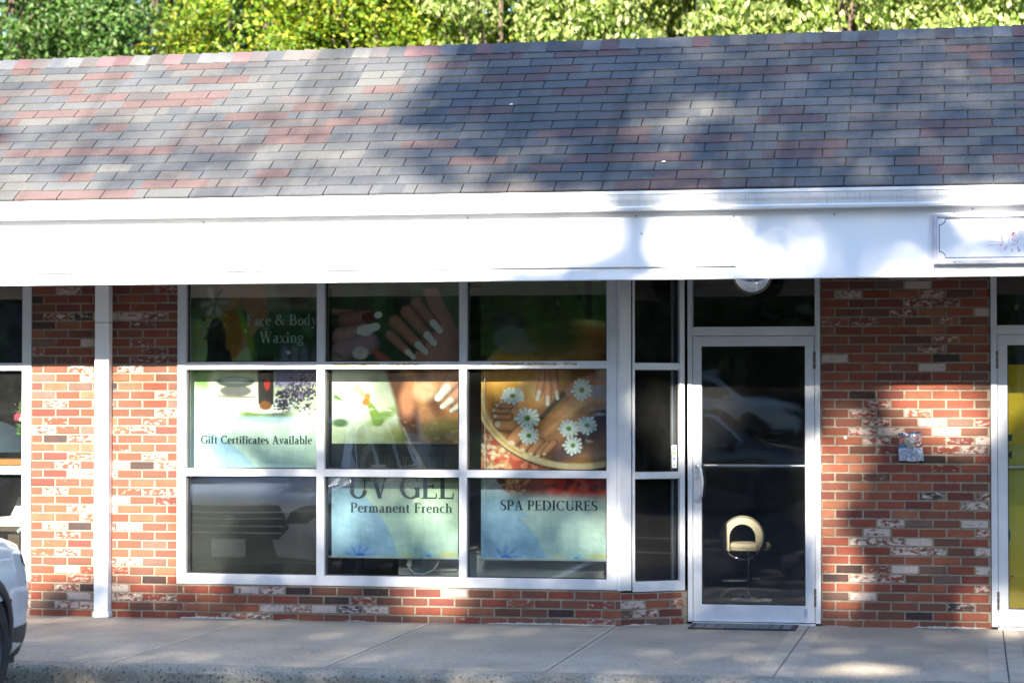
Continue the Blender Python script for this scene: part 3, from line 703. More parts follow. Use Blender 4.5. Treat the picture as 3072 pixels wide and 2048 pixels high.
def art1(X, Y):
    K = lambda a, b: (383+a*.3093, 643+b*.3093); k = .3093
    p = Paint(X, Y, (.55, .62, .45))
    p.vgrad(560, 730, (.50, .47, .40), (.42, .46, .34)); p.ell(*K(950, 60), 150*k, 130*k, (.42, .36, .32), 3); p.ell(*K(950, 60), 120*k, 100*k, (.36, .30, .27), 8)
    p.poly([K(560, 230), K(1150, 230), K(1150, 620), K(640, 620)], (.14, .27, .16), 14)
    p.poly([K(420, -300), K(560, -300), K(745, 150), K(755, 260), K(500, 600), K(420, 560), K(600, 300)], (.62, .44, .34), 5)
    p.poly([K(380, -60), K(540, -60), K(540, 200), K(380, 240)], (.64, .47, .36), 5)
    p.ell(*K(470, 400), 85*k, 175*k, (.58, .38, .12), 6); p.ell(*K(590, 380), 25*k, 190*k, (.45, .55, .12), 6, .8, -20)
    for i in range(26): a = p.r.uniform(180, 430), p.r.uniform(240, 480); p.ell(*K(*a), 5, 4, (.75, .62, .10) if i % 2 else (.25, .3, .05), 3, .8)
    p.ell(*K(365, 450), 68*k, 170*k, (.05, .045, .05), 4); p.poly([K(310, 480), K(460, 520), K(520, 760), K(260, 760)], (.07, .06, .06), 5)
    for a in (0, 60, 115, 170, 250): p.cap(*K(345, 165), 383+(345+85*math.cos(R(a)))*k, 643+(165+95*math.sin(R(a)))*k, 6, 9, (.62, .60, .55), 4)
    p.cap(*K(365, 110), *K(400, 70), 6, 3, (.3, .27, .24), 2)
    for i in range(4): p.ell(*K(870+i*75, 560), 9, 26, (.48, .46, .62), 8, .8)
    # lower half: pale ground, stones, bottle, lavender
    p.vgrad(843, 1200, (.84, .85, .78), (.78, .84, .82)); p.vgrad(843, 940, (.78, .80, .66), (.80, .83, .74))
    m = ((Y > 843)*(X < 500)*1.0)*np.clip((500-X)/70, 0, 1); p.put(m, (.86, .9, .86), .8)
    p.poly([K(170, 640), K(330, 640), K(300, 800), K(215, 790)], (.50, .66, .36), 14)
    p.poly([K(790, 600), K(1200, 600), K(1200, 750), K(800, 790)], (.55, .50, .68), 10)
    p.ell(*K(730, 1000), 180*k, 52*k, (.38, .48, .22), 8); p.ell(*K(728, 928), 205*k, 62*k, (.90, .93, .90), 3); p.cap(*K(790, 1000), *K(860, 990), 4, 3, (.3, .34, .28), 4)
    p.ell(*K(508, 822), 118*k, 42*k, (.36, .35, .36), 2.5); p.ell(*K(508, 755), 138*k, 40*k, (.22, .25, .25), 2.5); p.ell(*K(508, 738), 128*k, 20*k, (.70, .74, .72), 4)
    p.cap(*K(380, 860), *K(650, 870), 3, 2, (.45, .44, .40), 4)
    p.poly([K(672, 560), K(792, 560), K(788, 915), K(735, 960), K(676, 915)], (.10, .085, .09), 3); p.ell(*K(728, 930), 46*k, 36*k, (.45, .26, .08), 4); p.ell(*K(742, 770), 24*k, 50*k, (.62, .14, .13), 4)
    for i in range(330):
        a = p.r.normal(980, 95), p.r.normal(840, 58); 
        if a[0] < 795: continue
        p.ell(*K(*a), 3.2, 1.8, [(.20, .16, .26), (.36, .30, .48), (.50, .44, .62), (.12, .11, .15)][i % 4], 1.5, .9, p.r.uniform(0, 180))
    for i in range(70): a = 850+p.r.normal(0, 25), p.r.uniform(830, 960); p.ell(*K(*a), 3, 2, (.2, .17, .26), 1.5, .9)
    footer(p, 437, 760, 974, 1090, (.80, .86, .82))
    m = np.clip((520-X)/80, 0, 1)*(Y > 900); p.put(m, (.85, .91, .93), .75)
    p.ell(600, 962, 90, 7, (.60, .72, .86), 9, .8)
    p.lotus(522, 1084, 36); p.lotus(650, 1085, 14); p.ell(690, 1080, 22, 4, (.8, .76, .5), 5, .7); p.ell(600, 1078, 20, 4, (.8, .78, .55), 5, .7)
    return p.grain()*np.where(Y < 846, 1.1, 1.0)[..., None]  # brightness under the fascia painted in: upper part of the print lightened
def art2(X, Y):
    K = lambda a, b: (383+a*.3093, 643+b*.3093); k = .3093
    p = Paint(X, Y, (.12, .20, .09)); p.ell(810, 640, 40, 100, (.24, .22, .17), 20)
    for x, w_ in ((1300, 40), (1520, 50), (1680, 60), (1800, 50)): p.poly([K(x, -500), K(x+w_*2, -500), K(x+w_*2.4, 400), K(x+w_*.4, 400)], (.17, .27, .13) if w_ != 60 else (.07, .10, .05), 6)
    p.ell(1045, 700, 30, 60, (.15, .30, .10), 10)
    sk = (.56, .40, .34)
    p.poly([K(1900, 60), K(2010, 60), K(2190, 420), K(2200, 640), K(1800, 640), K(1900, 420), K(2000, 380)], sk, 6)
    for (a, b, c, d, r) in ((1860, 180, 1990, 330, 48), (1790, 240, 1945, 420, 50), (1700, 310, 1880, 490, 48), (1665, 410, 1800, 540, 38)): p.nailed(*K(a, b), *K(c, d), r*k, sk)
    p.cap(*K(1240, 230), *K(1380, 240), 26*k, 24*k, (.50, .36, .32), 4); p.nailed(*K(1330, 300), *K(1500, 270), 60*k, (.50, .34, .32), (.35, .08, .10))
    p.nailed(*K(1300, 420), *K(1470, 370), 70*k, (.55, .42, .42)); p.cap(*K(1290, 520), *K(1500, 470), 70*k, 85*k, (.52, .42, .46), 5); p.ell(*K(1480, 380), 50*k, 34*k, (.75, .72, .74), 3); p.ell(*K(1440, 540), 60*k, 50*k, (.66, .62, .66), 6); p.cap(*K(1560, 540), *K(1640, 620), 30*k, 45*k, (.50, .27, .22), 6)
    p.cap(*K(1250, 600), *K(1250, 640), 60*k, 60*k, (.4, .36, .38), 6)
    # lower: white petal, stamen, amber glow, hand with french nails
    p.vgrad(843, 1020, (.62, .64, .60), (.68, .72, .60)); p.ell(795, 905, 60, 70, (.86, .87, .83), 30)
    p.poly([K(1620, 640), K(1760, 640), K(1880, 900), K(1900, 1200), K(1760, 1200), K(1700, 900)], (.36, .20, .12), 10)
    p.poly([K(1720, 640), K(2300, 640), K(2300, 1250), K(1900, 1250), K(1860, 930)], (.74, .50, .32), 16); p.ell(*K(1790, 900), 60*k, 130*k, (.80, .52, .38), 14); p.ell(*K(1960, 850), 45*k, 200*k, (.34, .16, .08), 14, .8, -25); p.ell(*K(1920, 820), 90*k, 80*k, (.92, .78, .64), 16, .8)
    p.ell(*K(2080, 1120), 200*k, 90*k, (.50, .46, .22), 20, .85); p.ell(*K(1720, 1150), 90*k, 60*k, (.55, .56, .30), 14, .8)
    for i in range(40): p.ell(*K(p.r.uniform(1650, 2170), p.r.uniform(1040, 1210)), 4, 2, [(.6, .56, .3), (.36, .28, .14), (.75, .74, .6)][i % 3], 3, .5)
    p.poly([K(1240, 850), K(1260, 850), K(1320, 900), K(1240, 880)], (.35, .5, .2), 3)
    p.cap(*K(1500, 910), *K(1570, 1040), 14*k, 42*k, (.40, .52, .14), 5); p.ell(*K(1610, 1010), 100*k, 36*k, (.36, .48, .14), 10, .8, -30); p.ell(*K(1290, 1060), 60*k, 30*k, (.22, .34, .12), 6)
    p.cap(*K(1420, 810), *K(1500, 890), 13*k, 13*k, (.72, .76, .42), 3); p.ell(*K(1415, 805), 34*k, 30*k, (.86, .88, .58), 4); p.ell(*K(1492, 865), 22*k, 26*k, (.84, .46, .18), 3); p.ell(*K(1480, 905), 28*k, 26*k, (.82, .42, .14), 3)
    for (a, b, c, d, r) in ((2180, 690, 2070, 815, 62), (2230, 800, 2100, 900, 48), (2230, 890, 2150, 945, 34)): p.nailed(*K(a, b), *K(c, d), r*k, (.84, .60, .50), (.95, .88, .84))
    # dotted dark band
    m = ((Y > 1019)*(Y < 1078)).astype(float); p.put(m, (.06, .08, .11))
    dots = ((np.mod(X, 4.6) < 2.0)*(np.mod(Y, 4.6) < 2.0)*(X > 770)*(X < 1042)*(Y > 1024)*(Y < 1074)).astype(float); p.put(dots, (.36, .40, .40), .8)
    # bottom: pale green ground with blue curve
    J = lambda a, b: (383+(a*.445)*.7656, 1033.6+b*.3407)
    footer(p, 762, 1058, 1078, 1278, (.74, .80, .70)); p.vgrad(1078, 1108, (.34, .30, .14), (.62, .64, .46), ((Y > 1078)*(Y < 1108)*(X > 800)).astype(float))
    p.lotus(828, 1278, 48); p.lotus(985, 1276, 18, (.55, .75, .92)); p.ell(1030, 1270, 20, 5, (.86, .82, .5), 6, .8); p.ell(935, 1275, 16, 5, (.86, .84, .55), 6, .7)
    return p.grain()*np.where(Y < 846, 1.3, 1.0)[..., None]  # upper print lightened in colour for the ambient light under the fascia
def art3(X, Y):
    K = lambda a, b: (1033.6+a*.3418, 842.2+b*.3418); k = .3418
    p = Paint(X, Y, (.24, .36, .14))
    for x, w_, c in ((1120, 20, (.10, .16, .07)), (1190, 30, (.07, .11, .05)), (1262, 44, (.05, .085, .05)), (1348, 16, (.06, .10, .04))): p.poly([(x-w_/2, 560), (x+w_/2, 560), (x+w_/2+4, 800), (x-w_/2+4, 800)], c, 5)
    p.cap(1312, 655, 1352, 720, 7, 3, (.06, .12, .05), 3); p.ell(1330, 790, 70, 60, (.42, .44, .08), 50, .7); p.cap(1252, 722, 1278, 724, 1.5, 1.5, (.5, .45, .35), 2)
    p.ell(1165, 742, 38, 28, (.14, .14, .15), 5); p.ell(1170, 775, 42, 30, (.34, .35, .33), 5); p.ell(1190, 800, 44, 18, (.42, .40, .36), 6); p.cap(1230, 800, 1250, 830, 18, 30, (.26, .17, .12), 10)
    p.vgrad(815, 1200, (.22, .14, .08), (.30, .18, .10))
    # wooden bowl, water and feet
    p.ell(1325, 905, 232, 172, (.88, .76, .50), 6); p.ell(1325, 905, 218, 158, (.74, .50, .24), 10); p.ell(1330, 915, 206, 150, (.60, .40, .20), 12)
    p.ell(1180, 880, 70, 70, (.86, .62, .28), 40)
    sk = (.84, .58, .37)
    p.cap(*K(1040, 330), *K(720, 610), 70*k, 60*k, (.26, .14, .08), 26, .8)
    # far foot, lying left
    p.cap(*K(300, 400), *K(440, 440), 22*k, 16*k, (.30, .17, .10), 12, .8)
    p.cap(*K(700, 60), *K(540, 210), 120*k, 110*k, (.88, .62, .38), 8); p.cap(*K(540, 210), *K(400, 330), 108*k, 92*k, (.88, .60, .36), 8); p.ell(*K(560, 160), 90*k, 50*k, (.95, .74, .48), 26, .8, 35)
    for (a, b, r) in ((335, 385, 44), (318, 330, 31), (308, 292, 27), (330, 258, 24), (360, 235, 20)):
        p.cap(*K(a+70, b+2), *K(a-2, b+1), r*1.05*k, r*1.05*k, (.55, .33, .2), 3); p.cap(*K(a+70, b), *K(a, b), r*k, r*.9*k, (.82, .55, .35), 3); p.ell(*K(a-20, b), r*.42*k, r*.5*k, (.95, .82, .74), 2.5)
    # near foot, coming down from the right
    p.cap(*K(760, 180), *K(610, 345), 14*k, 12*k, (.12, .09, .10), 8)
    p.cap(*K(1060, 120), *K(880, 270), 98*k, 100*k, (.80, .52, .34), 8); p.cap(*K(880, 270), *K(700, 450), 100*k, 92*k, (.84, .57, .37), 8); p.cap(*K(700, 450), *K(560, 540), 90*k, 62*k, (.82, .54, .35), 8)
    p.cap(*K(900, 230), *K(640, 450), 30*k, 24*k, (.95, .72, .50), 34, .8); p.cap(*K(1000, 300), *K(720, 560), 14*k, 14*k, (.55, .32, .18), 24, .8)
    for (a, b, r) in ((415, 500, 46), (490, 545, 32), (545, 570, 29), (592, 585, 26), (636, 572, 23)):
        p.cap(*K(a+60, b-62), *K(a, b+2), r*1.1*k, r*1.05*k, (.52, .30, .18), 3); p.cap(*K(a+58, b-62), *K(a, b), r*k, r*.88*k, (.82, .55, .36), 3); p.ell(*K(a-6, b+14), r*.5*k, r*.4*k, (.96, .84, .76), 2.5)
    # hands
    for (a, b, c, d, r) in ((640, 20, 595, 180, 30), (665, 20, 655, 215, 28), (690, 20, 715, 180, 26)): p.nailed(*K(a, b), *K(c, d), r*k, (.86, .56, .42), (.95, .84, .78))
    p.poly([K(760, 150), K(850, 80), K(1100, 0), K(1100, 190), K(900, 240), K(780, 190)], (.80, .56, .46), 8); p.poly([K(940, 130), K(1100, 20), K(1100, 200), K(960, 220)], (.62, .58, .70), 8); p.poly([K(930, 100), K(1040, 90), K(1040, 120), K(940, 125)], (.80, .36, .16), 4)
    p.cap(*K(790, 150), *K(830, 165), 22*k, 24*k, (.74, .52, .44), 3)
    # bowl rim over, rose petals below
    d = np.abs(np.sqrt(((X-1325)/226)**2+((Y-905)/166)**2)-1); p.put(np.clip((.055-d)*40, 0, 1)*(Y > 900)*(X < 1400), (.84, .74, .58)); p.put(np.clip((.02-d)*60, 0, 1)*(X < 1200), (.74, .55, .26), .8)
    below = np.sqrt(((X-1325)/236)**2+((Y-905)/178)**2) > 1
    def petals(x0, x1, y0, y1, n, cs, r0, r1):
        q = Paint(X, Y, (0, 0, 0)); q.C = p.C.copy()
        for i in range(n): q.ell(p.r.uniform(x0, x1), p.r.uniform(y0, y1), p.r.uniform(r0, r1), p.r.uniform(r0, r1)*.6, cs[i % len(cs)], 3, .8, p.r.uniform(0, 180))
        mm = (below & (Y > 950))[..., None]; p.C = np.where(mm, q.C, p.C)
    q = (below & (Y > 985) & (X > 1110)).astype(float); p.put(q, (.66, .26, .16))
    petals(1250, 1400, 1020, 1145, 90, [(.88, .18, .12), (.70, .08, .06), (.94, .32, .20), (.48, .05, .05)], 8, 20)
    petals(1300, 1400, 990, 1090, 40, [(.85, .14, .08), (.55, .05, .04)], 5, 12)
    petals(1105, 1260, 1040, 1110, 60, [(.80, .46, .34), (.70, .30, .20), (.86, .60, .46)], 6, 14)
    petals(1110, 1205, 1085, 1140, 80, [(.80, .66, .38), (.86, .74, .50), (.70, .50, .24), (.9, .84, .70)], 3, 6)
    petals(1105, 1170, 1000, 1085, 50, [(.80, .72, .60), (.86, .82, .74), (.66, .50, .34)], 4, 10)
    p.ell(1150, 1105, 10, 7, (.25, .10, .10), 4)
    for (a, b, r, ro, sq) in ((418, 195, 82, 0, .72), (517, 345, 88, 10, .85), (527, 462, 72, 20, .9), (882, 155, 72, 5, 1.1), (795, 415, 72, 12, .9), (915, 392, 72, 0, .9), (822, 527, 68, 15, 1.0)): p.daisy(*K(a, b), r*k, ro, sq)
    # the picture's dim green top over the bowl's far rim
    tt = np.clip((838-Y)/60, 0, 1)*np.clip((1330-X)/60+.55, 0, 1); p.put(tt, (.20, .27, .10), .9)
    p.ell(1165, 742, 38, 28, (.16, .16, .17), 5); p.ell(1172, 775, 42, 28, (.38, .40, .38), 5, .9); p.ell(1192, 800, 42, 16, (.46, .44, .38), 6, .9)
    # fade to pale ground
    t = np.clip((Y-(1125+(X-1250)*.03))/26, 0, 1)*1.0; p.put(t, (.76, .82, .80))
    q = Paint(X, Y, (.76, .82, .80)); footer(q, 1105, 1400, 1130, 1284, (.78, .82, .80)); t = t[..., None]; p.C = p.C*(1-t)+q.C*t
    p.put(np.clip((1130-X+ (Y-1090)*.9)/8, 0, 1)*(Y > 1096)*(Y < 1190), (.66, .78, .87), .8)
    p.lotus(1160, 1284, 50); p.lotus(1322, 1282, 20, (.52, .74, .90)); p.ell(1372, 1276, 24, 6, (.82, .80, .52), 6, .8); p.ell(1282, 1278, 10, 6, (.84, .82, .6), 5, .7)
    return p.grain()*np.where(Y < 846, 1.3, 1.06)[..., None]  # light under the fascia put into the colour: top part raised
def poster(label, x0, x1, z0, z1, ax, az, art, bar_=True, y=.17, step=.005):
    nx = int((x1-x0)/step)+1; nz = int((z1-z0)/step)+1
    X_, Z_ = np.meshgrid(np.linspace(x0, x1, nx), np.linspace(z0, z1, nz))
    C = srgb(art(ax[0]+ax[1]*X_, az[0]+az[1]*Z_)*PG)
    me = bpy.data.meshes.new('window_poster')
    # gentle waviness of the hanging vinyl
    Yw = y + .0025*np.sin(X_*7+Z_*1.3)+.002*np.sin(Z_*5)
    co = np.stack([X_, Yw, Z_], -1).reshape(-1, 3)
    i = np.arange(nz-1)[:, None]*nx+np.arange(nx-1)[None]; F = np.stack([i, i+1, i+nx+1, i+nx], -1).reshape(-1, 4)
    me.vertices.add(len(co)); me.vertices.foreach_set('co', co.ravel().astype(np.float32))
    me.loops.add(F.size); me.loops.foreach_set('vertex_index', F.ravel().astype(np.int32))
    me.polygons.add(len(F)); me.polygons.foreach_set('loop_start', np.arange(0, F.size, 4, dtype=np.int32)); me.polygons.foreach_set('loop_total', np.full(len(F), 4, np.int32))
    ca = me.color_attributes.new('Col', 'FLOAT_COLOR', 'POINT'); ca.data.foreach_set('color', np.concatenate([C.reshape(-1, 3), np.ones((len(co), 1))], 1).astype(np.float32).ravel())
    me.materials.append(M['print']); me.update()
    e = empty('window_poster', ((x0+x1)/2, y, z0), label=label, cat='poster', group='hanging posters in the shop windows')
    def par(o): o.parent = e; o.matrix_parent_inverse = Matrix.Translation(-e.location); return o
    s = link('print_sheet', me); par(s); me.polygons.foreach_set('use_smooth', [True]*len(me.polygons))
    bk = MB(); bk.add([(x0, y+.006, z0), (x1, y+.006, z0), (x1, y+.006, z1), (x0, y+.006, z1)], [(0, 1, 2, 3)]); par(bk.build('backing', M['white'], None, fix=False))
    if bar_:
        b = MB(); b.box(x0-.025, x1+.02, y-.008, y+.010, z0-.016, z0+.002, None, .003); par(b.build('bottom_bar', simple('pale_green_rail', (.60, .66, .62), .4)))
    return e, par
PG = 1.06
P1, par1 = poster('spa poster with stones, bottle and lavender, leftmost in the main window', -5.975, -4.88, 1.118, 2.62, (2141.6, 285.46), (1415.3, -297.05), art1, False)
def lt(txt, xd0, xd1, yd, cap_d, ax, az, m, par, sx=1.0):
    x0 = (xd0-ax[0])/ax[1]; x1 = (xd1-ax[0])/ax[1]; zb = (yd-az[0])/az[1]; o = lettering(txt, x0, x1, zb, cap_d/300., .17-.006, m, None); par(o); return o
A1, Z1_ = (2143., 285.46), (1415.3, -297.05)
lt('Gift Certificates Available', 462, 717, 1018.5, 19, A1, Z1_, M['ink'], par1)
lt('Face & Body', 567, 729, 747, 25, A1, Z1_, M['pale_ink'], par1); lt('Waxing', 597, 698, 787, 26, A1, Z1_, M['pale_ink'], par1)
P2, par2 = poster('poster of manicured hands above the words Permanent French, middle of the main window', -4.838, -3.846, .482, 2.62, (2176.3, 292.22), (1421.6, -300.73), art2)
A2, Z2_ = (2176.3, 292.22), (1421.6, -300.73)
lt('UV GEL', 800, 1043, 1144, 55, A2, Z2_, M['ink'], par2); lt('Permanent French', 806, 1040, 1176, 22, A2, Z2_, M['ink'], par2)
P3, par3 = poster('foot bath poster with daisies above the words SPA PEDICURES, right in the main window', -3.668, -2.712, .480, 2.62, (2201.5, 299.43), (1428.0, -304.42), art3)
A3, Z3_ = (2201.5, 299.43), (1428.0, -304.42)
lt('SPA PEDICURES', 1148, 1371, 1171, 22, A3, Z3_, M['ink'], par3)
# yellow poster behind the right-hand door
def art4(X, Y):       # artwork units: metres
    p = Paint(X*100, Y*100, (.9, .76, .14)); p.X, p.Y = X*100, Y*100
    p.vgrad(0, 90, (.93, .74, .04), (.93, .84, .28)); p.vgrad(90, 135, (.80, .74, .30), (.74, .70, .36))
    p.put((p.Y > 193)*1.0, (.05, .16, .14)); p.put(((p.Y > 60)*(p.Y < 92)).astype(float)*(np.abs((p.X-32)-(p.Y-60)*-.2) < 5), (.9, .82, .4), .4)
    for zc in (139.5, 127):
        p.cap(24, zc+1, 27.5, zc+1, 2.6, 1.6, (.85, .86, .66), 1); p.poly([(22, zc-1.2), (27.3, zc-2.4), (28, zc+2.6), (22, zc+2)], (.06, .20, .24), 1)
    p.ell(24, 68, 3.2, 7.5, (.86, .85, .6), 1); p.ell(23, 68, 3.1, 6, (.05, .14, .20), 1); p.ell(27, 38, .8, .9, (.62, .3, .05), .5); p.ell(25.5, 35, .4, .5, (.62, .3, .05), .4)
    return p.C
P4, par4 = poster('yellow poster with dark blue notches behind the glass door at the right edge', .235, 1.14, .12, 2.07, (0, 1), (0, 1), art4, False, YR+.10, .01)

# ------------------------------------------------------------------ fascia signs
bd = MB(); bd.box(-7.42, -1.608, -1.119, -1.1005, 2.598, 2.925, None, .002)
bdo = bd.build('sign_board', M['board']); tag(bdo, 'long blank white board screwed flat to the fascia', 'sign board')
def disc(name, x, y, z, r, d, m, parent):
    q = MB(); q.lathe([(0, d), (r*.8, d), (r, d*.5), (r, 0)], 12, Matrix.Translation((x, y, z)) @ Matrix.Rotation(R(90), 4, 'X')); o = q.build(name, m, parent, smooth=True); return o
for x, z in ((-1.66, 2.895), (-2.26, 2.83)): disc('screw', x, -1.119, z, .006, .002, M['bronze'], bdo)
S = empty('shop_sign', (.45, -1.10, 2.593), label='framed white shop sign with notched blue border and small pink chef drawing', cat='sign')
def parS(o): o.parent = S; o.matrix_parent_inverse = Matrix.Translation(-S.location); return o
sx0, sx1, sz0, sz1 = -.262, 1.15, 2.594, 2.935
q = MB(); fw = .028
q.box(sx0, sx0+fw, -1.155, -1.1005, sz0, sz1, None, .004); q.box(sx1-fw, sx1, -1.155, -1.1005, sz0, sz1, None, .004)
q.box(sx0+fw, sx1-fw, -1.153, -1.1005, sz0, sz0+fw*.9, None, .004); q.box(sx0+fw, sx1-fw, -1.153, -1.1005, sz1-fw*.9, sz1, None, .004)
parS(q.build('sign_frame', simple('pale_lilac_aluminium', (.55, .55, .62), .4, .2)))
q = MB(); q.box(sx0+fw, sx1-fw, -1.14, -1.12, sz0+fw*.9, sz1-fw*.9); parS(q.build('sign_face', M['board']))
blue = simple('navy_border', (.03, .045, .14), .5); pink = simple('faded_pink_ink', (.50, .16, .36), .6)
def ribbon(pts, w_, y, m, name, closed=False):
    mb = MB(); n = len(pts)
    for i in range(n-(0 if closed else 1)):
        (a, b), (c, d) = pts[i], pts[(i+1) % n]; L = math.hypot(c-a, d-b) or 1e-6; nx, nz = -(d-b)/L*w_/2, (c-a)/L*w_/2; ex, ez = (c-a)/L*w_*.4, (d-b)/L*w_*.4
        mb.add([(a-ex+nx, y-.00005*(i % 5), b-ez+nz), (a-ex-nx, y-.00005*(i % 5), b-ez-nz), (c+ex-nx, y-.00005*(i % 5), d+ez-nz), (c+ex+nx, y-.00005*(i % 5), d+ez+nz)], [(0, 1, 2, 3)])
    return parS(mb.build(name, m, None, fix=False))
bx0, bx1, bz0, bz1, rr = -.222, 1.11, 2.637, 2.902, .042
pts = []
for cx, cz, a0 in ((bx0, bz0, 0), (bx0, bz1, -90), (bx1, bz1, 180), (bx1, bz0, 90)):
    for k in range(7): a = R(a0+90*k/6); pts.append((cx+rr*math.cos(a), cz+rr*math.sin(a)))
ribbon(pts, .0055, -1.1408, blue, 'border_line', True)
cx, cz, cr = .282, 2.788, .094
ribbon([(cx+cr*math.cos(R(a)), cz+cr*math.sin(R(a))) for a in range(202, -22, -8)], .0045, -1.1408, pink, 'emblem_ring')
for i in range(8):
    z = cz+.092-.023*i; L = .05+.004*i+(.02 if i > 6 else 0); xe = cx-.012-math.sqrt(max(.0, cr*cr-(z-cz)**2))-.01 if abs(z-cz) < cr else cx-.06
    ribbon([(xe-L, z), (xe, z)], .0018, -1.1408, pink, 'emblem_ray'); xf = 2*cx-xe; ribbon([(xf, z), (xf+L, z)], .0018, -1.1408, pink, 'emblem_ray')
def E2(u, w_): return (cx+u*.001, cz+w_*.001)
chef = [[(-38, 18), (-44, 34), (-34, 44), (-20, 46), (-6, 40), (-8, 26), (-14, 18), (-30, 14)], [(-30, 14), (-26, -2), (-14, -8), (0, -4), (4, 10), (-8, 20)], [(-26, -4), (-44, -24), (-46, -50), (-32, -66), (-8, -70), (10, -60), (16, -44), (8, -24), (2, -6)], [(-28, -30), (-10, -36), (14, -48), (20, -44)], [(14, -20), (30, -30), (40, -18), (34, 0), (36, 24), (26, 22), (22, 4), (18, -10)], [(24, 54), (20, 80), (28, 88), (34, 74), (30, 50), (24, 54)], [(-20, -12), (-18, -30), (-16, -50), (-10, -66)], [(-6, -14), (-2, -30), (-6, -50)]]
for c_ in chef: ribbon([E2(*p_) for p_ in c_], .0022, -1.1409, pink, 'chef_drawing')
q = MB(); q.add([(cx-.026, -1.141, cz+.0), (cx-.012, -1.141, cz-.004), (cx-.002, -1.141, cz+.018), (cx-.018, -1.141, cz+.016)], [(0, 1, 2, 3)]); parS(q.build('chef_drawing', simple('red_ink_patch', (.6, .08, .12), .6), None, fix=False))
for k, ch in enumerate("Nick's"):
    a = R(215+k*22.5); st, W = text_strokes(ch); mb = MB(); cs = .034
    px, pz = cx+.128*math.cos(a), cz+.118*math.sin(a); t = a+math.pi/2
    for i, qd in enumerate(st): mb.add([(px+((u-W/2)*math.cos(t)-vv*math.sin(t))*cs, -1.1409-.00004*(i % 7), pz+((u-W/2)*math.sin(t)+vv*math.cos(t))*cs) for u, vv in qd], [(0, 1, 2, 3)])
    parS(mb.build('lettering', pink, None, fix=False))
for z in (2.941, 2.606): parS(disc('screw', -.12, -1.104 if z > 2.93 else -1.153, z, .005, .003, M['bronze'], None))

# convex mirror hanging over the door
mx, mz, my = -1.575, 2.586, -.22
MM = Matrix.Translation((mx, my, mz)) @ Matrix.Rotation(R(90+8), 4, 'X')
mr = empty('convex_mirror', (mx, my, mz), label='small round convex mirror hanging above the glass door', cat='mirror')
def parM(o): o.parent = mr; o.matrix_parent_inverse = Matrix.Translation(-mr.location); return o
q = MB(); Rs, rm = .20, .133; n = 14; a1 = math.asin(rm/Rs)
q.lathe([(Rs*math.sin(a1*k/n), Rs*math.cos(a1*k/n)-Rs*math.cos(a1)+.012) for k in range(n+1)], 48, MM)
mir = simple('mirror_silver', (.85, .87, .9), .01, 1, .0); parM(q.build('mirror_face', mir, None, smooth=True))
q = MB(); q.lathe([(rm-.002, .010), (rm+.004, .018), (rm+.011, .014), (rm+.013, 0), (rm+.006, -.01), (rm-.03, -.012), (0, -.012)], 48, MM); parM(q.build('mirror_rim', simple('tan_rim', (.20, .16, .10), .5), None, smooth=True))
q = MB(); q.tube([(mx, my+.015, mz), (mx, my+.06, mz+.1), (mx, my+.06, 2.80)], .008, 8); parM(q.build('bracket', M['steel'], None, smooth=True))

# plastic bag of flyers fixed on the brick wall
bg_ = empty('flyer_bag', (-.463, YR-.02, 1.226), label='clear plastic bag of flyers with navy top taped to the brick wall', cat='plastic bag')
def parB(o): o.parent = bg_; o.matrix_parent_inverse = Matrix.Translation(-bg_.location); return o
def sheet_grid(fx, nu, nv, m, name, colf=None, smooth=True):
    mb = MB()
    V = []
    for j in range(nv+1):
        for i in range(nu+1): V.append(fx(i/nu, j/nv))
    b = len(mb.v)
    for (p_, c_) in [(p_, (colf(i % (nu+1)/nu, i//(nu+1)/nv) if colf else (1, 1, 1))) for i, p_ in enumerate(V)]:
        mb.v.append(p_); mb.c.append((*c_, 1))
    for j in range(nv):
        for i in range(nu): a = j*(nu+1)+i; mb.f.append([a, a+1, a+nu+2, a+nu+1]); mb.mi.append(0)
    return mb.build(name, m, None, smooth=smooth, colattr=bool(colf), fix=False)
rB = np.random.default_rng(9); NB = rB.normal(0, .004, (40, 40))
def bagpt(u, t, dy=0, puff=.018):
    x = -.548+.165*u+.018*(1-t)*u+.006*(1-t); z = 1.226+.205*t+.012*u*t+.003*math.sin(u*9)*(1-t)
    return (x, YR-.014-dy-puff*math.sin(math.pi*u)*math.sin(math.pi*min(1, t*.9+.08))-NB[int(u*24), int(t*24)]*.6, z)
def bagcol(u, t):
    g = rB.uniform(.8, 1.2)
    if t > .93: c = (.015, .03, .12)
    elif t > .82: c = (.10, .08, .10)
    elif t > .45:
        c = (.34, .09, .05) if u < .28 and t > .6 else (.05, .14, .22) if u < .36 and t < .6 else (.24, .22, .20) if u < .7 else (.16, .06, .05)
    elif t > .36: c = (.14, .15, .2)
    else: c = (.42, .50, .62) if t > .16 else (.22, .36, .42)
    return tuple(min(1, q_*g) for q_ in c)
tb = NT('creased_clear_plastic'); a_ = tb.n('Attribute', attribute_name='Col'); tb.base(a_.outputs['Color']); tb.set(Roughness=.18, Coat_Weight=1.0, Coat_Roughness=.08); tb.bump(tb.noise(45, 4, .7), .8, .01)
parB(sheet_grid(lambda u, t: bagpt(u, t), 24, 24, tb.m, 'bag', bagcol))
parB(sheet_grid(lambda u, t: bagpt(u, t*.45, .012, .02), 20, 12, tb.m, 'flap', lambda u, t: (.42, .48, .58) if rB.random() < .55 else (.22, .28, .36)))
# screw anchor in the brick
sa = MB(); sa.lathe([(.0, .003), (.005, .003), (.0055, .005), (.011, .005), (.012, 0)], 16, Matrix.Translation((-.934, YR-.007, 1.396)) @ Matrix.Rotation(R(90), 4, 'X'))
tag(sa.build('wall_anchor', M['steel'], smooth=True), 'small round metal anchor in the right brick wall', 'wall anchor')

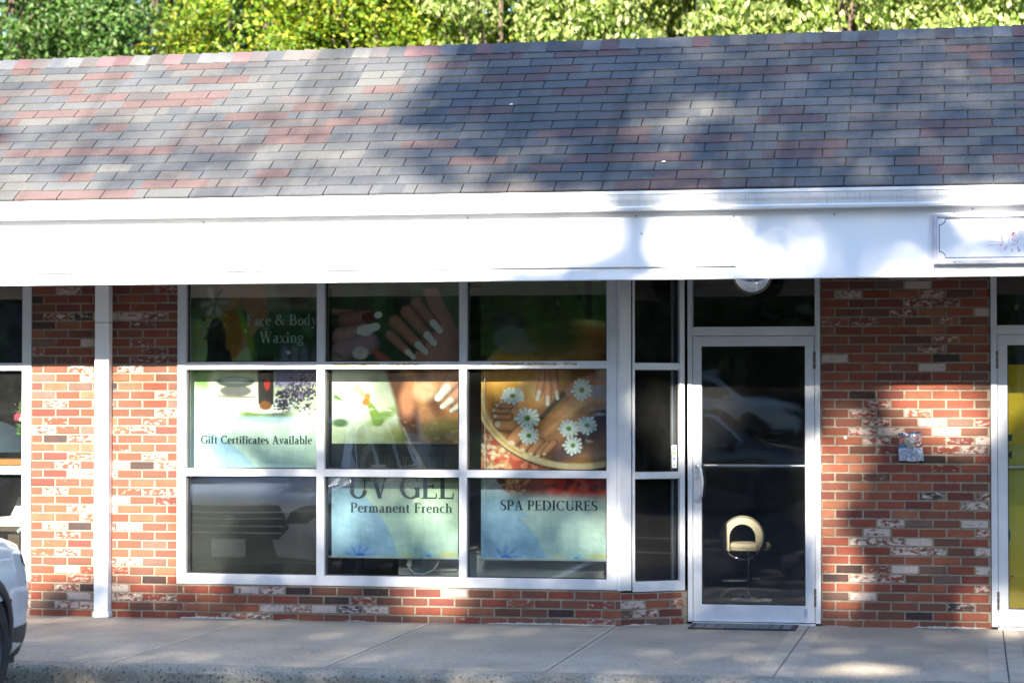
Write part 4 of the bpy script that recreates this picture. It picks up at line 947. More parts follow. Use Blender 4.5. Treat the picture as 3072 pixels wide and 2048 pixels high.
# door mat
def matmat():
    t = NT('mat_rubber'); t.base((.035, .034, .036)); t.set(Roughness=.85); t.bump(t.noise(80, 3, .6), .6, .004); return t.m
mt = empty('door_mat', (-1.67, .06, 0), label='black rubber mat with grey rectangles in front of the glass door', cat='door mat')
def parT(o): o.parent = mt; o.matrix_parent_inverse = Matrix.Translation(-mt.location); return o
q = MB(); q.box(-2.062, -1.278, -.13, .262, .0012, .011, None, .003); parT(q.build('mat_base', matmat()))
q = MB(); x0, x1, y0, y1 = -2.03, -1.31, -.10, .24
n = 9; W_ = (x1-x0)/n
for i in range(n):
    for j in range(4):
        if i in (0, 1, n-1, n-2):
            if j: continue
            q.box(x0+i*W_+.008, x0+(i+1)*W_-.008, y0+.01, y1-.01, .0112, .0135)
        else:
            a = y0+j*(y1-y0)/4; o_ = .03 if j % 2 else 0; q.box(x0+i*W_+.006+o_, x0+(i+1)*W_-.006+o_, a+.008, a+(y1-y0)/4-.008, .0112, .0135)
parT(q.build('mat_inlay', simple('grey_mat_fibre', (.15, .15, .16), .95, 0, .3, 60)))

# card sticker strip inside the sidelight
st_ = empty('payment_sticker', tuple(MA @ Vector((.42, .025, 1.16))), label='narrow white strip of payment card stickers inside the angled sidelight', cat='sticker')
def parK(o): o.parent = st_; o.matrix_parent_inverse = Matrix.Translation(-st_.location); return o
bx_ = La-.095
q = MB(); q.box(bx_, bx_+.040, .0245, .0255, 1.165, 1.335, MA); parK(q.build('sticker_sheet', simple('sticker_white', (.62, .68, .68), .5)))
for a, b, c in ((1.298, 1.322, (.10, .28, .60)), (1.268, 1.286, (.60, .16, .04)), (1.244, 1.248, (.06, .08, .2)), (1.228, 1.240, (.10, .12, .3)), (1.205, 1.208, (.2, .2, .25))):
    q = MB(); q.box(bx_+.008, bx_+.032, .0238, .0245, a, b, MA); parK(q.build('sticker_mark', simple('sticker_ink', c, .5)))
q = MB(); q.add([MA @ Vector(p_) for p_ in ((bx_+.012, .0243, 1.178), (bx_+.028, .0243, 1.178), (bx_+.022, .0243, 1.196))], [(0, 1, 2)]); parK(q.build('sticker_mark', simple('sticker_grey', (.25, .28, .3), .5), None, fix=False))
#%%PART3%%
# ------------------------------------------------------------------ cars
def paint_mat(name, c, rough=.22):
    t = NT(name); t.base(t.ramp(t.noise(3, 3, .5), [(.3, tuple(q*.96 for q in c)), (.7, c)])); t.set(Roughness=rough, Coat_Weight=.9, Coat_Roughness=.03); return t.m
CARGLASS = simple('car_glass', (.012, .014, .016), .03, 0, .05, 3, 0, .8)
LAMP = simple('headlight_lens', (.06, .065, .075), .05, .3, .3, 30)
RIM = simple('dark_alloy', (.10, .10, .11), .35, .8)
REDL = simple('tail_lamp', (.30, .01, .01), .12, 0, .1)
S_ = [0, .06, .2, .5, 1.0, 1.25, 1.45, 1.9, 2.15, 2.6, 3.3, 3.9, 4.15, 4.42, 4.55, 4.62]
TAB = dict(
    w=[.80, .84, .885, .91, .915, .915, .915, .915, .915, .915, .915, .91, .905, .89, .87, .84],
    zs=[.34, .30, .26, .22, .22, .22, .22, .22, .22, .22, .22, .24, .28, .34, .38, .42],
    zb=[.86, .90, .93, .965, 1.01, 1.02, 1.02, 1.03, 1.035, 1.05, 1.07, 1.09, 1.10, 1.10, 1.08, 1.02],
    zr=[.88, .93, .97, 1.03, 1.09, 1.12, 1.24, 1.56, 1.64, 1.67, 1.665, 1.63, 1.60, 1.36, 1.14, 1.03],
    wr=[.70, .72, .74, .76, .78, .78, .75, .66, .64, .645, .64, .625, .62, .68, .76, .78],
    we=[.80, .80, .81, .83, .84, .84, .84, .83, .83, .83, .83, .82, .82, .82, .80, .78])
ss_ = np.concatenate([np.linspace(0, .5, 22), np.linspace(.53, 4.2, 104), np.linspace(4.23, 4.62, 14)])
def carv(k):
    y = np.interp(ss_, S_, TAB[k]); z = y.copy()
    for _ in range(4): z[1:-1] = .25*z[:-2]+.5*z[1:-1]+.25*z[2:]
    return z
CV = {k: carv(k) for k in TAB}
def rfront(z): return np.interp(z, [.2, .35, .62, .80, .95, 1.1], [.10, .05, 0, .05, .13, .2])
def profile(i):
    w_, zs, zb, zr, wr, we = (CV[k][i] for k in ('w', 'zs', 'zb', 'zr', 'wr', 'we'))
    P = [(w_*.90, zs), (w_*.975, zs+.07), (w_*.99, zs+.2), (w_, .62), (w_*.992, .76), (w_*.972, zb-.06), (w_*.945, zb-.015), (we, zb+.012)]
    top = zr
    P += [(we+(wr-we)*.35, zb+.012+(top-.05-zb-.012)*.38 if top-zb > .12 else zb+.02), (we+(wr-we)*.8, zb+(top-.05-zb)*.82 if top-zb > .12 else zb+.028), (wr, top-.05 if top-zb > .12 else zb+.035), (wr*.94, top-.018), (wr*.78, top-.004), (wr*.5, top+.008), (wr*.25, top+.013), (0, top+.015)]
    return P
def carpt(i, x, z):
    s = ss_[i]; fade = max(0, 1-s/1.1)**1.5; w_ = CV['w'][i]; bk = max(0, (s-3.9)/.72)**1.5
    return (x, -s-(.17*abs(x/w_)**3.4+float(rfront(z)))*fade + bk*(.16*abs(x/.9)**3), z)
def make_suv(name, label, paint, loc, rz, z0=-.15, lod=0):
    c = empty(name, (loc[0], loc[1], z0), rz, label=label, cat='car')
    prof = [profile(i) for i in range(len(ss_))]; n = len(ss_); m_ = len(prof[0])
    WH = (1.0, 3.62); WR = .385
    full = []
    for i in range(n):
        P = prof[i]; row = [(x, z) for x, z in P]+[(-x, z) for x, z in P[::-1][1:]]; full.append([carpt(i, x, z) for x, z in row])
    k = len(full[0]); mb = MB(); mb.v = [p for r_ in full for p in r_]; mb.c = [(1, 1, 1, 1)]*len(mb.v)
    for i in range(n-1):
        for j in range(k-1):
            q = [i*k+j, i*k+j+1, (i+1)*k+j+1, (i+1)*k+j]; cx_ = sum(mb.v[t][0] for t in q)/4; cy_ = sum(mb.v[t][1] for t in q)/4; cz_ = sum(mb.v[t][2] for t in q)/4
            if abs(cx_) > .5 and any((cy_+w_)**2+(cz_-.345)**2 < WR**2 for w_ in WH): continue
            mb.f.append(q); mb.mi.append(0)
    # nose and tail caps
    for i, sg in ((0, 1), (n-1, -1)):
        P = prof[i]; zz_ = [p[1] for p in P]; nu = 24; rows = []
        for x, z in P: rows.append([carpt(i, x*(1-2*t/nu), z) for t in range(nu+1)])
        b = len(mb.v)
        for r_ in rows: mb.v += r_; mb.c += [(1, 1, 1, 1)]*len(r_)
        for a in range(len(rows)-1):
            for t in range(nu):
                q = [b+a*(nu+1)+t, b+a*(nu+1)+t+1, b+(a+1)*(nu+1)+t+1, b+(a+1)*(nu+1)+t]
                if max(P[a][1], P[a+1][1]) > .9 and i == 0 and False: continue
                mb.f.append(q); mb.mi.append(0)
    body = mb.build('body', paint, c, smooth=True)
    def surf(name, m, pts_rows, parent=c, smooth=True):
        q = MB(); r_, k_ = len(pts_rows), len(pts_rows[0]); q.v = [p for rw in pts_rows for p in rw]; q.c = [(1, 1, 1, 1)]*len(q.v)
        for a in range(r_-1):
            for t in range(k_-1): q.f.append([a*k_+t, a*k_+t+1, (a+1)*k_+t+1, (a+1)*k_+t]); q.mi.append(0)
        o = q.build(name, m, parent, smooth=smooth, fix=False); return o
    def front(name, m, poly, up=.014, z_shift=0):      # panel following the nose; poly in (x,z)
        q = MB(); xs_ = [p[0] for p in poly]
        # fan of small strips: horizontal slices
        zz0, zz1 = min(p[1] for p in poly), max(p[1] for p in poly); N = 12; rows = []
        def span(z):
            xs2 = []
            for a in range(len(poly)):
                (x0, y0), (x1, y1) = poly[a], poly[(a+1) % len(poly)]
                if (y0 <= z) != (y1 <= z): xs2.append(x0+(x1-x0)*(z-y0)/(y1-y0))
            return (min(xs2), max(xs2)) if xs2 else (0, 0)
        for a in range(N+1):
            z = zz0+(zz1-zz0)*(.002+.996*a/N); u0, u1 = span(z)
            rw = []
            for t in range(15):
                x = u0+(u1-u0)*t/14; p = carpt(0, x, z); rw.append((p[0], p[1]+up, p[2]))
            rows.append(rw)
        return surf(name, m, rows)
    # glasshouse panels
    def ix(s): return int(np.argmin(abs(ss_-s)))
    def side(s0, s1, sg, f0, f1):
        rows = []
        for i in range(ix(s0), ix(s1)+1):
            P = prof[i]; lo = np.array(P[7]); hi = np.array(P[10]); mid = np.array(P[8]); mid2 = np.array(P[9]); rw = []
            for f in np.linspace(f0, f1, 6):
                a = np.interp(f, [0, .38, .82, 1], [lo[0], mid[0], mid2[0], hi[0]]); b = np.interp(f, [0, .38, .82, 1], [lo[1], mid[1], mid2[1], hi[1]])
                p = carpt(i, (a+.005)*sg, b); rw.append(p)
            rows.append(rw)
        return rows
    for sg in (1, -1):
        for s0, s1 in ((1.62, 2.28), (2.34, 3.12), (3.20, 3.86)):
            rows = side(s0, s1, sg, .06, .93)
            if s0 == 1.62:      # rake the front edge with the pillar
                rows = [[(x, y, z) for (x, y, z) in rw] for rw in rows]
            surf('side_window', CARGLASS, rows)
    rows = [[carpt(i, x*prof[i][11][0]*.97, prof[i][11][1]+.034*(1-abs(x)**2.2)) for x in np.linspace(-1, 1, 15)] for i in range(ix(1.34), ix(1.98)+1)]
    rows = [[(p[0], p[1]+.006, p[2]+.006) for p in rw] for rw in rows]; surf('windshield', CARGLASS, rows)
    rows = [[carpt(i, x*prof[i][11][0]*.95, prof[i][11][1]+.030*(1-abs(x)**2.2)) for x in np.linspace(-1, 1, 13)] for i in range(ix(4.19), ix(4.5)+1)]
    rows = [[(p[0], p[1]-.008, p[2]+.006) for p in rw] for rw in rows]; surf('rear_window', CARGLASS, rows)
    # nose: grille, lamps, bumper
    gr = front('grille', M['dark'], [(-.50, .78), (-.56, .66), (-.46, .56), (.46, .56), (.56, .66), (.50, .78), (.44, .86), (-.44, .86)])
    q = MB()
    for z in (.62, .68, .745, .80):
        q.tube([carpt(0, x, z)[0:1]+(carpt(0, x, z)[1]+.022, z) for x in np.linspace(-.5, .5, 15)], .006, 6)
    q.build('grille_bar', M['steel'], gr, smooth=True)
    q = MB(); q.tube([(.085*math.cos(a), carpt(0, 0, .73)[1]+.034, .725+.045*math.sin(a)) for a in np.linspace(0, 2*math.pi, 25)], .005, 6)
    for a, b in ((-.03, .012), (.02, .015), (.03, -.012), (0, -.02), (-.02, -.008)): q.lathe([(0, .004), (.008, 0)], 6, Matrix.Translation((a, carpt(0, 0, .73)[1]+.03, .725+b)) @ Matrix.Rotation(R(-90), 4, 'X'))
    q.build('emblem', M['chrome'], gr, smooth=True)
    for sg in (1, -1):
        hl = front('headlight', LAMP, [(sg*.52, .70), (sg*.56, .80), (sg*.66, .845), (sg*.80, .86), (sg*.80, .78), (sg*.70, .70)], .012)
        # lamp wraps round the wing
        rows = []
        for i in range(0, ix(.26)+1):
            f = i/ix(.26); rows.append([tuple(np.array(carpt(i, (np.interp(z, [.62, .76, CV['zb'][i]-.06], [CV['w'][i], CV['w'][i]*.992, CV['w'][i]*.972])+.006)*sg, z))) for z in np.linspace(.74+.09*f, .85+.03*f, 6)])
        surf('headlight_side', LAMP, rows, hl)
        rows = []
        for i in range(ix(4.3), n): rows.append([carpt(i, (np.interp(z, [.62, .76, 1.05], [CV['w'][i], CV['w'][i]*.992, CV['w'][i]*.95])+.006)*sg, z) for z in np.linspace(.82, 1.02, 6)])
        surf('tail_lamp', REDL, rows)
        # wheel arch cladding, sill cladding
        for wy in WH:
            q = MB(); q.v = []; N = 30; sec = []
            for a_ in range(N+1):
                a = R(-28+236*a_/N); ca, sa = math.cos(a), math.sin(a)
                ring = []
                for rr_, off in ((.365, -.10), (.365, .014), (.395, .022), (.435, .016), (.445, .0)):
                    yy = -wy+rr_*ca; zz_ = .345+rr_*sa; i = ix(-yy) if -yy > 0 else 0; w_ = CV['w'][i]
                    xw = np.interp(zz_, [.22, .29, .42, .62, .76, .9, 1.0], [w_*.90, w_*.975, w_*.99, w_, w_*.992, w_*.98, w_*.95]); p = carpt(i, xw, zz_)
                    dy = p[1]+ss_[i]; ring.append(((xw+off)*sg, yy+dy, max(zz_, .18)))
                sec.append(ring)
            for a_ in range(N+1): q.v += sec[a_]; q.c += [(1, 1, 1, 1)]*5
            for a_ in range(N):
                for t in range(4): q.f.append([a_*5+t, a_*5+t+1, (a_+1)*5+t+1, (a_+1)*5+t]); q.mi.append(0)
            q.build('wheel_arch', M['dark'], c, smooth=True, fix=False)
        q = MB(); q.prism([(sg*.84, .18), (sg*.925, .2), (sg*.93, .33), (sg*.90, .36)], -3.2, -1.35, 'y' if False else 'x', Matrix(((0, 1, 0, 0), (1, 0, 0, 0), (0, 0, 1, 0), (0, 0, 0, 1)))) if False else q.box(min(sg*.84, sg*.926), max(sg*.84, sg*.926), -3.2, -1.34, .19, .33, None, .01)
        q.build('sill', M['dark'], c)
        def tp(s, f):
            i = ix(s); P = prof[i]; a = np.interp(f, [0, .38, .82, 1], [P[7][0], P[8][0], P[9][0], P[10][0]]); b = np.interp(f, [0, .38, .82, 1], [P[7][1], P[8][1], P[9][1], P[10][1]]); return carpt(i, (a+.010)*sg, b)
        q = MB(); q.tube([tp(s, .03) for s in np.linspace(1.5, 3.95, 14)]+[tp(s, f) for s, f in ((4.0, .3), (3.98, .6), (3.92, .9))]+[tp(s, .97) for s in np.linspace(3.85, 2.1, 12)]+[tp(1.9, .93), tp(1.7, .7), tp(1.58, .4), tp(1.5, .03)], .011, 6); q.build('window_trim', M['chrome'], c, smooth=True)
        for s in (2.31, 3.16):
            q = MB(); q.tube([tp(s, f) for f in np.linspace(.03, .96, 7)], .016, 6); q.build('window_pillar', paint, c, smooth=True)
        q = MB(); q.tube([(sg*.62, -1.98, 1.60), (sg*.625, -2.1, 1.69), (sg*.63, -2.7, 1.715), (sg*.62, -3.5, 1.70), (sg*.61, -3.95, 1.64)], .018, 8); q.build('roof_rail', M['steel'], c, smooth=True)
        mI = MB(); mI.box(sg*.98-.10, sg*.98+.10, -1.72, -1.60, 1.04, 1.19, None, .03); mo = mI.build('door_mirror', paint, c, smooth=True)
        q = MB(); q.tube([(sg*.88, -1.66, 1.06), (sg*.96, -1.67, 1.10)], .02, 8); q.build('mirror_arm', M['dark'], mo, smooth=True)
        for s in (1.42, 2.32, 3.2):
            q = MB(); pts = [carpt(ix(s), sg*(np.interp(z, [.3, .42, .62, .76, 1.0], [.978, .99, 1, .992, .955])*CV['w'][ix(s)]+.0012), z) for z in np.linspace(.36, 1.02, 8)]; q.tube(pts, .004, 5); q.build('door_seam', M['dark'], c, smooth=True)
        for s in (2.15, 3.0):
            q = MB(); q.tube([(sg*.925, -s+.0, .90), (sg*.945, -s-.03, .905), (sg*.945, -s-.15, .905), (sg*.925, -s-.18, .90)], .011, 8); q.build('door_handle', paint, c, smooth=True)
    front('lower_bumper', M['dark'], [(-.78, .345), (.78, .345), (.66, .385), (.44, .40), (.40, .56), (-.40, .56), (-.44, .40), (-.66, .385)], .010)
    q = MB(); 
    for sg in (1, -1):
        rows = [[carpt(i, sg*(CV['w'][i]*np.interp(z, [.22, .36, .48], [.92, .98, .992])+.008), z) for z in np.linspace(CV['zs'][i], .44, 5)] for i in range(0, ix(.56))]
        surf('bumper_corner', M['dark'], rows)
    q = MB(); q.box(-.16, .16, -.002, .012, .40, .56, None, .004); q.build('number_plate', simple('plate', (.55, .57, .6), .4, 0, .3, 40), c)
    q = MB(); q.box(-.15, .15, -4.66, -4.63, .72, .87, None, .004); q.build('number_plate', simple('plate_rear', (.55, .57, .6), .4, 0, .3, 40), c)
    q = MB(); q.box(-.60, .60, -4.30, -4.05, 1.615, 1.645, None, .012); q.build('spoiler', paint, c)
    q = MB(); q.box(-.86, .86, -4.66, -4.58, .42, .62, None, .02); q.build('rear_bumper', M['dark'], c)
    q = MB(); q.box(-.80, .80, -4.45, -.35, .20, .30); 
    for wy in WH: q.box(-.60, .60, -wy-.42, -wy+.42, .3, .80)
    q.build('underbody', M['dark'], c)
    # wheels
    for sg in (1, -1):
        for wy in WH:
            MW = Matrix.Translation((sg*.80, -wy, .345)) @ Matrix.Rotation(R(90)*sg, 4, 'Y')
            q = MB(); q.lathe([(.225, -.11), (.30, -.115), (.335, -.105), (.345, -.07), (.3455, 0), (.345, .07), (.335, .105), (.30, .115), (.235, .11), (.225, .10)], 48, MW)
            for a in range(48): q.box(.342, .350, -.008, .008, -.095, .095, MW @ Matrix.Rotation(R(a*7.5), 4, 'Z'))
            wh = q.build('wheel', M['rubber'], c, smooth=True)
            q = MB(); q.lathe([(.228, -.09), (.228, .095), (.218, .103), (.205, .09), (.20, .0), (0, .0)], 40, MW); q.lathe([(0, .085), (.05, .083), (.062, .07), (.062, 0)], 24, MW)
            for a in range(5):
                for dd in (-9, 9): q.box(.045, .215, -.016, .016, .055, .088, MW @ Matrix.Rotation(R(a*72+dd), 4, 'Z'), .006)
            q.build('rim', RIM, wh, smooth=True)
    return c
def copy_tree(o, parent=None):
    c = o.copy(); col.objects.link(c)
    if parent: c.parent = parent; c.matrix_parent_inverse = o.matrix_parent_inverse.copy()
    for ch in list(o.children): copy_tree(ch, c)
    return c
def repaint(root, old, new):
    for ch in root.children:
        if ch.type == 'MESH' and ch.data.materials and ch.data.materials[0] == old:
            ch.data = ch.data.copy(); ch.data.materials[0] = new
WHITE = paint_mat('white_car_paint', (.62, .64, .67)); BLACK = paint_mat('black_car_paint', (.012, .012, .014), .15); SILV = paint_mat('silver_car_paint', (.32, .34, .36))
car = make_suv('parked_suv', 'white crossover SUV with black wheel arches parked nose-in at the kerb, left edge', WHITE, (-6.66, -3.18), 0)
def car_copy(label, paint, loc, rz, z0=-.15):
    c = copy_tree(car); c.location = (loc[0], loc[1], z0); c.rotation_euler = (0, 0, rz); c['label'] = label; c['group'] = 'cars across the parking lot'
    if paint is not WHITE: repaint(c, WHITE, paint)
    return c
car_copy('black SUV parked side-on behind the photographer, reflected in the door', BLACK, (-2.2, -21.3), R(-90))
car_copy('white SUV parked on the far bank, reflected in the door glass', WHITE, (-4.0, -38.6), R(-90), .62)
car_copy('silver SUV parked across the lot, reflected low in the middle window', SILV, (-10.5, -26.0), R(172))

# ------------------------------------------------------------------ the far side of the lot (seen in the glass only)
mb = MB(); mb.add([(-60, -33.0, -.15), (60, -33.0, -.15), (60, -36, .62), (-60, -36, .62), (60, -70, .64), (-60, -70, .64)], [(0, 1, 2, 3), (3, 2, 4, 5)])
tag(mb.build('grass_bank', M['grass'], fix=False), kind='structure')
ob = empty('shop_building', (0, -52, .6), label='long low brick building across the road with white fascia', cat='building')
def parO(o): o.parent = ob; o.matrix_parent_inverse = Matrix.Translation(-ob.location); return o
q = MB(); q.box(-40, 30, -60, -52, .6, 4.0); parO(q.build('brick_wall', simple('far_brick', (.20, .08, .055), .9, 0, .3, 3)))
q = MB(); q.box(-40, 30, -51.99, -50.8, 3.4, 4.3, None, .01); parO(q.build('fascia', M['white']))
q = MB(); q.prism([(-50.6, 4.31), (-56, 6.6), (-61, 4.31)], -40.5, 30.5, 'x'); parO(q.build('roof', simple('far_roof', (.12, .12, .13), .9)))
for x in range(-38, 28, 6):
    q = MB(); q.box(x, x+3.6, -51.985, -51.94, 1.2, 3.0); f_ = parO(q.build('window', M['frame']))
    q = MB(); q.box(x+.1, x+3.5, -51.935, -51.93, 1.3, 2.9); g_ = q.build('pane', CARGLASS, None); g_.parent = f_; g_.matrix_parent_inverse = Matrix.Identity(4)

# ------------------------------------------------------------------ trees
def leaves(centers, rad, per, size, pal, droop=0., flat=1., r=rng, aspect=.55, rim=0):
    n = len(centers)*per
    c = np.repeat(centers, per, axis=0); rr_ = np.repeat(rad, per)
    d = r.normal(0, 1, (n, 3)); d /= np.linalg.norm(d, axis=1)[:, None]; d *= (r.random(n)**.45*rr_)[:, None]; d[:, 2] *= flat
    p = c+d
    t = r.normal(0, 1, (n, 3)); t[:, 2] -= droop*2; t /= np.linalg.norm(t, axis=1)[:, None]
    q = r.normal(0, 1, (n, 3)); q = np.cross(t, q); q /= np.linalg.norm(q, axis=1)[:, None]; nr = np.cross(t, q)
    L = size*r.uniform(.65, 1.25, n); W = L*aspect
    a = p-t*L[:, None]*.5; e = p+t*L[:, None]*.5; m1 = p+q*W[:, None]*.5+nr*L[:, None]*.08; m2 = p-q*W[:, None]*.5+nr*L[:, None]*.08
    V = np.stack([a, m1, e, m2], 1)
    pal = np.array(pal); cc = pal[r.integers(0, len(pal), n)]*r.uniform(.75, 1.25, (n, 1))
    tone = np.repeat(r.uniform(.62, 1.25, (len(centers), 1)), per, axis=0)
    C = np.concatenate([np.clip(cc*tone, 0, 1), np.ones((n, 1))], 1)
    return V, C
def tree(name, label, x, y, zc, rx, rz, ncl, per, size, pal, droop=0, h_trunk=None, seed=1, group='trees behind the roof', crad=(.22, .5), aspect=.55, zg=-.16, lm='leaf'):
    r = np.random.default_rng(seed); e = empty(name, (x, y, zg), label=label, cat='tree', group=group)
    u = r.normal(0, 1, (ncl, 3)); u /= np.linalg.norm(u, axis=1)[:, None]; u[:, 1] = np.where(r.random(ncl) < .7, -abs(u[:, 1]), abs(u[:, 1]))
    lump = 1+.16*np.sin(u[:, 0]*5+seed)+.13*np.sin(u[:, 2]*7+seed*2)
    rad = (r.uniform(.45, 1.0, ncl)**.5)*lump
    c = np.stack([u[:, 0]*rx*rad, u[:, 1]*rx*rad, u[:, 2]*rz*rad+zc-zg], 1)
    V, C = leaves(c, r.uniform(*crad, ncl), per, size, pal, droop, .8, r, aspect)
    link('crown', quads_mesh('crown', V, M[lm], 4, C), e)
    mb = MB(); h = zc-zg; mb.tube([(0, 0, 0), (.05, .02, h*.3), (-.05, .05, h*.6), (.05, 0, h+rz*.6)], [.22, .17, .13, .03], 8)
    idx = r.choice(ncl, min(26, ncl), replace=False)
    for k in idx:
        p = c[k]; b0 = h*r.uniform(.45, .9); m_ = (p[0]*.5+r.normal(0, .12), p[1]*.5, (b0+p[2])/2-.15)
        mb.tube([(0, 0, b0), m_, tuple(p)], [.06, .035, .008], 5, None, False)
    mb.build('trunk', M['bark'], e, smooth=True, fix=False)
    return e
DG = [(.035, .080, .016), (.05, .10, .02), (.065, .12, .026), (.028, .06, .018), (.09, .13, .045)]
MG = [(.11, .19, .012), (.15, .23, .014), (.20, .26, .015), (.07, .14, .012), (.12, .20, .012), (.20, .18, .02), (.26, .29, .03)]
PG_ = [(.22, .28, .07), (.32, .37, .13), (.16, .24, .04), (.42, .45, .21), (.11, .17, .03)]
YG = [(.24, .26, .02), (.30, .28, .02), (.16, .20, .02)]
BG_ = [(.05, .12, .02), (.075, .16, .03), (.10, .19, .045), (.04, .09, .02), (.14, .20, .07)]
TR = [
 ('broadleaf_tree', 'dense dark green tree rising above the left end of the roof', -12.3, 10.6, 6.2, 2.0, 2.4, 190, 240, .075, BG_, .0),
 ('broadleaf_tree', 'dark green tree between the left dark tree and the yellow-green maple', -10.1, 11.0, 6.3, 1.9, 2.5, 190, 240, .075, BG_, .0),
 ('maple_tree', 'yellow-green maple with orange tinged leaves, left of its twin', -8.35, 10.2, 6.1, 1.45, 2.3, 180, 230, .08, MG, .1),
 ('maple_tree', 'bright yellow-green maple above the middle left of the roof', -6.95, 10.0, 6.2, 1.3, 2.3, 180, 230, .08, MG, .1),
 ('drooping_tree', 'pale green drooping tree just right of the maple', -5.2, 10.3, 6.4, 1.5, 2.4, 180, 220, .09, PG_, .9),
 ('drooping_tree', 'pale green drooping tree above the middle of the roof', -3.3, 10.6, 6.3, 1.5, 2.5, 180, 220, .09, PG_, .9),
 ('drooping_tree', 'pale green drooping tree above the glass door', -1.5, 10.2, 6.5, 1.5, 2.5, 180, 220, .09, PG_, .9),
 ('drooping_tree', 'pale green drooping tree at the right end of the roof', .4, 10.4, 6.4, 1.6, 2.5, 190, 220, .09, PG_, .9),
 ('shrubby_tree', 'low yellow-green tree in the top left corner', -12.2, 8.75, 5.15, .9, 1.0, 110, 90, .10, YG, .3),
]
for k, a in enumerate(TR): tree(*a[:2], *a[2:], seed=31+k)
for k, (x, pal) in enumerate(((-15, DG), (-12.2, DG), (-9.4, DG), (-6.6, MG), (-3.6, DG), (-.8, PG_), (2.2, DG))):
    tree('background_tree', ['tall dark tree far behind the left corner', 'tall dark tree behind the two dark green trees', 'tall dark tree showing between the dark trees and the maples', 'tall green tree showing behind the maples', 'tall dark tree showing behind the pale drooping trees', 'tall pale tree showing above the glass door', 'tall dark tree behind the right end of the roof'][k],
         x+.6*math.sin(k*2), 17+1.2*math.cos(k*3), 7.4, 2.3, 4.0, 230, 70, .19, pal, .3, seed=80+k, group='taller trees behind', crad=(.45, .85))

# shade trees that stand behind the photographer: their crowns throw the shadows on the roof and wall
E_LIT = [ # (x, h, rx, rh, strength) gaps between the leaves
 (-9.75, 14.45, 1.85, .95, 1.0), (-9.1, 13.85, 1.0, .35, .9), (-8.9, 10.9, 1.3, .6, .95), (-7.85, 14.95, .4, .2, .9), (-7.3, 14.9, .8, .2, .45), (-6.9, 15.0, .5, .16, .75), (-6.2, 15.02, .35, .12, .8), (-7.0, 15.2, 1.5, .07, .8), (-6.8, 14.55, 1.1, .5, .42), (-5.5, 14.75, .5, .35, .5), (-6.3, 13.9, .12, .3, .5),
 (-7.6, 15.55, 2.6, .42, 1.0), (-6.0, 15.5, 1.1, .3, 1.0), (-4.05, 15.42, .45, .24, .85), (-3.34, 15.40, .26, .17, .45), (-3.1, 15.3, .5, .2, .25), (-5.0, 15.45, .5, .2, .5), (-2.25, 15.68, .42, .12, 1.0), (-2.2, 15.2, .5, .10, .7),
 (-9.0, 17.8, 2.7, .9, .93), (-8.9, 16.9, 2.8, 1.0, .62), (-7.5, 17.3, 1.1, .7, .62), (-8.6, 16.1, 2.4, .7, .72), (-6.2, 13.95, 1.7, .42, .52), (-4.34, 14.97, .34, .26, 1.0), (-6.0, 16.3, .85, .4, .55), (-5.5, 16.05, .5, .3, .4), (-5.2, 17.75, .4, .14, .4), (-4.4, 16.85, .4, .22, .6), (-4.7, 16.4, .4, .2, .4), (-2.2, 17.6, .25, .5, .4),
 (-2.4, 14.95, .42, .24, .92), (-3.0, 15.12, .2, .1, .3), (-3.3, 14.3, .18, .8, .8), (-4.3, 14.3, .25, .9, .5), (-2.1, 15.04, .2, .12, .6), (-2.15, 13.55, .3, .22, .7), (-4.85, 14.0, .12, .5, .5), (-6.15, 13.45, .28, .12, .95), (-7.9, 14.0, .2, .5, .6), (-8.6, 13.7, .9, .3, .6),
 (-2.9, 11.9, .32, .14, .95), (-3.35, 11.92, .3, .1, .5), (-2.05, 13.25, .18, .12, .85), (-7.95, 11.9, .8, .12, .35), (-6.5, 12.0, .5, .15, .35), (-4.8, 11.65, .8, .12, .4), (-3.5, 12.98, .3, .1, .3), (-9.2, 13.1, .7, .15, .5),
]
def shade_density(x, h):
    x = x-2.25
    x = x+.10*np.sin(h*6.3+x*2.1)+.05*np.sin(x*13+h*4); h = h+.06*np.sin(x*5.1)+.035*np.sin(x*14+h*9)
    D = np.full(x.shape, .9)
    D = np.where((h > 15.75) & (x > -4.7), .50, D); D = np.where((h > 15.75) & (x <= -4.7) & (x > -6.5), 1.0, D); D = np.where(h < 13.25, .66, D); D = np.where(h < 11, .5, D)
    for cx_, ch, rx, rh, st in E_LIT:
        d = np.sqrt(((x-cx_)/rx)**2+((h-ch)/rh)**2); D *= 1-st*np.clip((1.25-d)/.4, 0, 1)
    return D
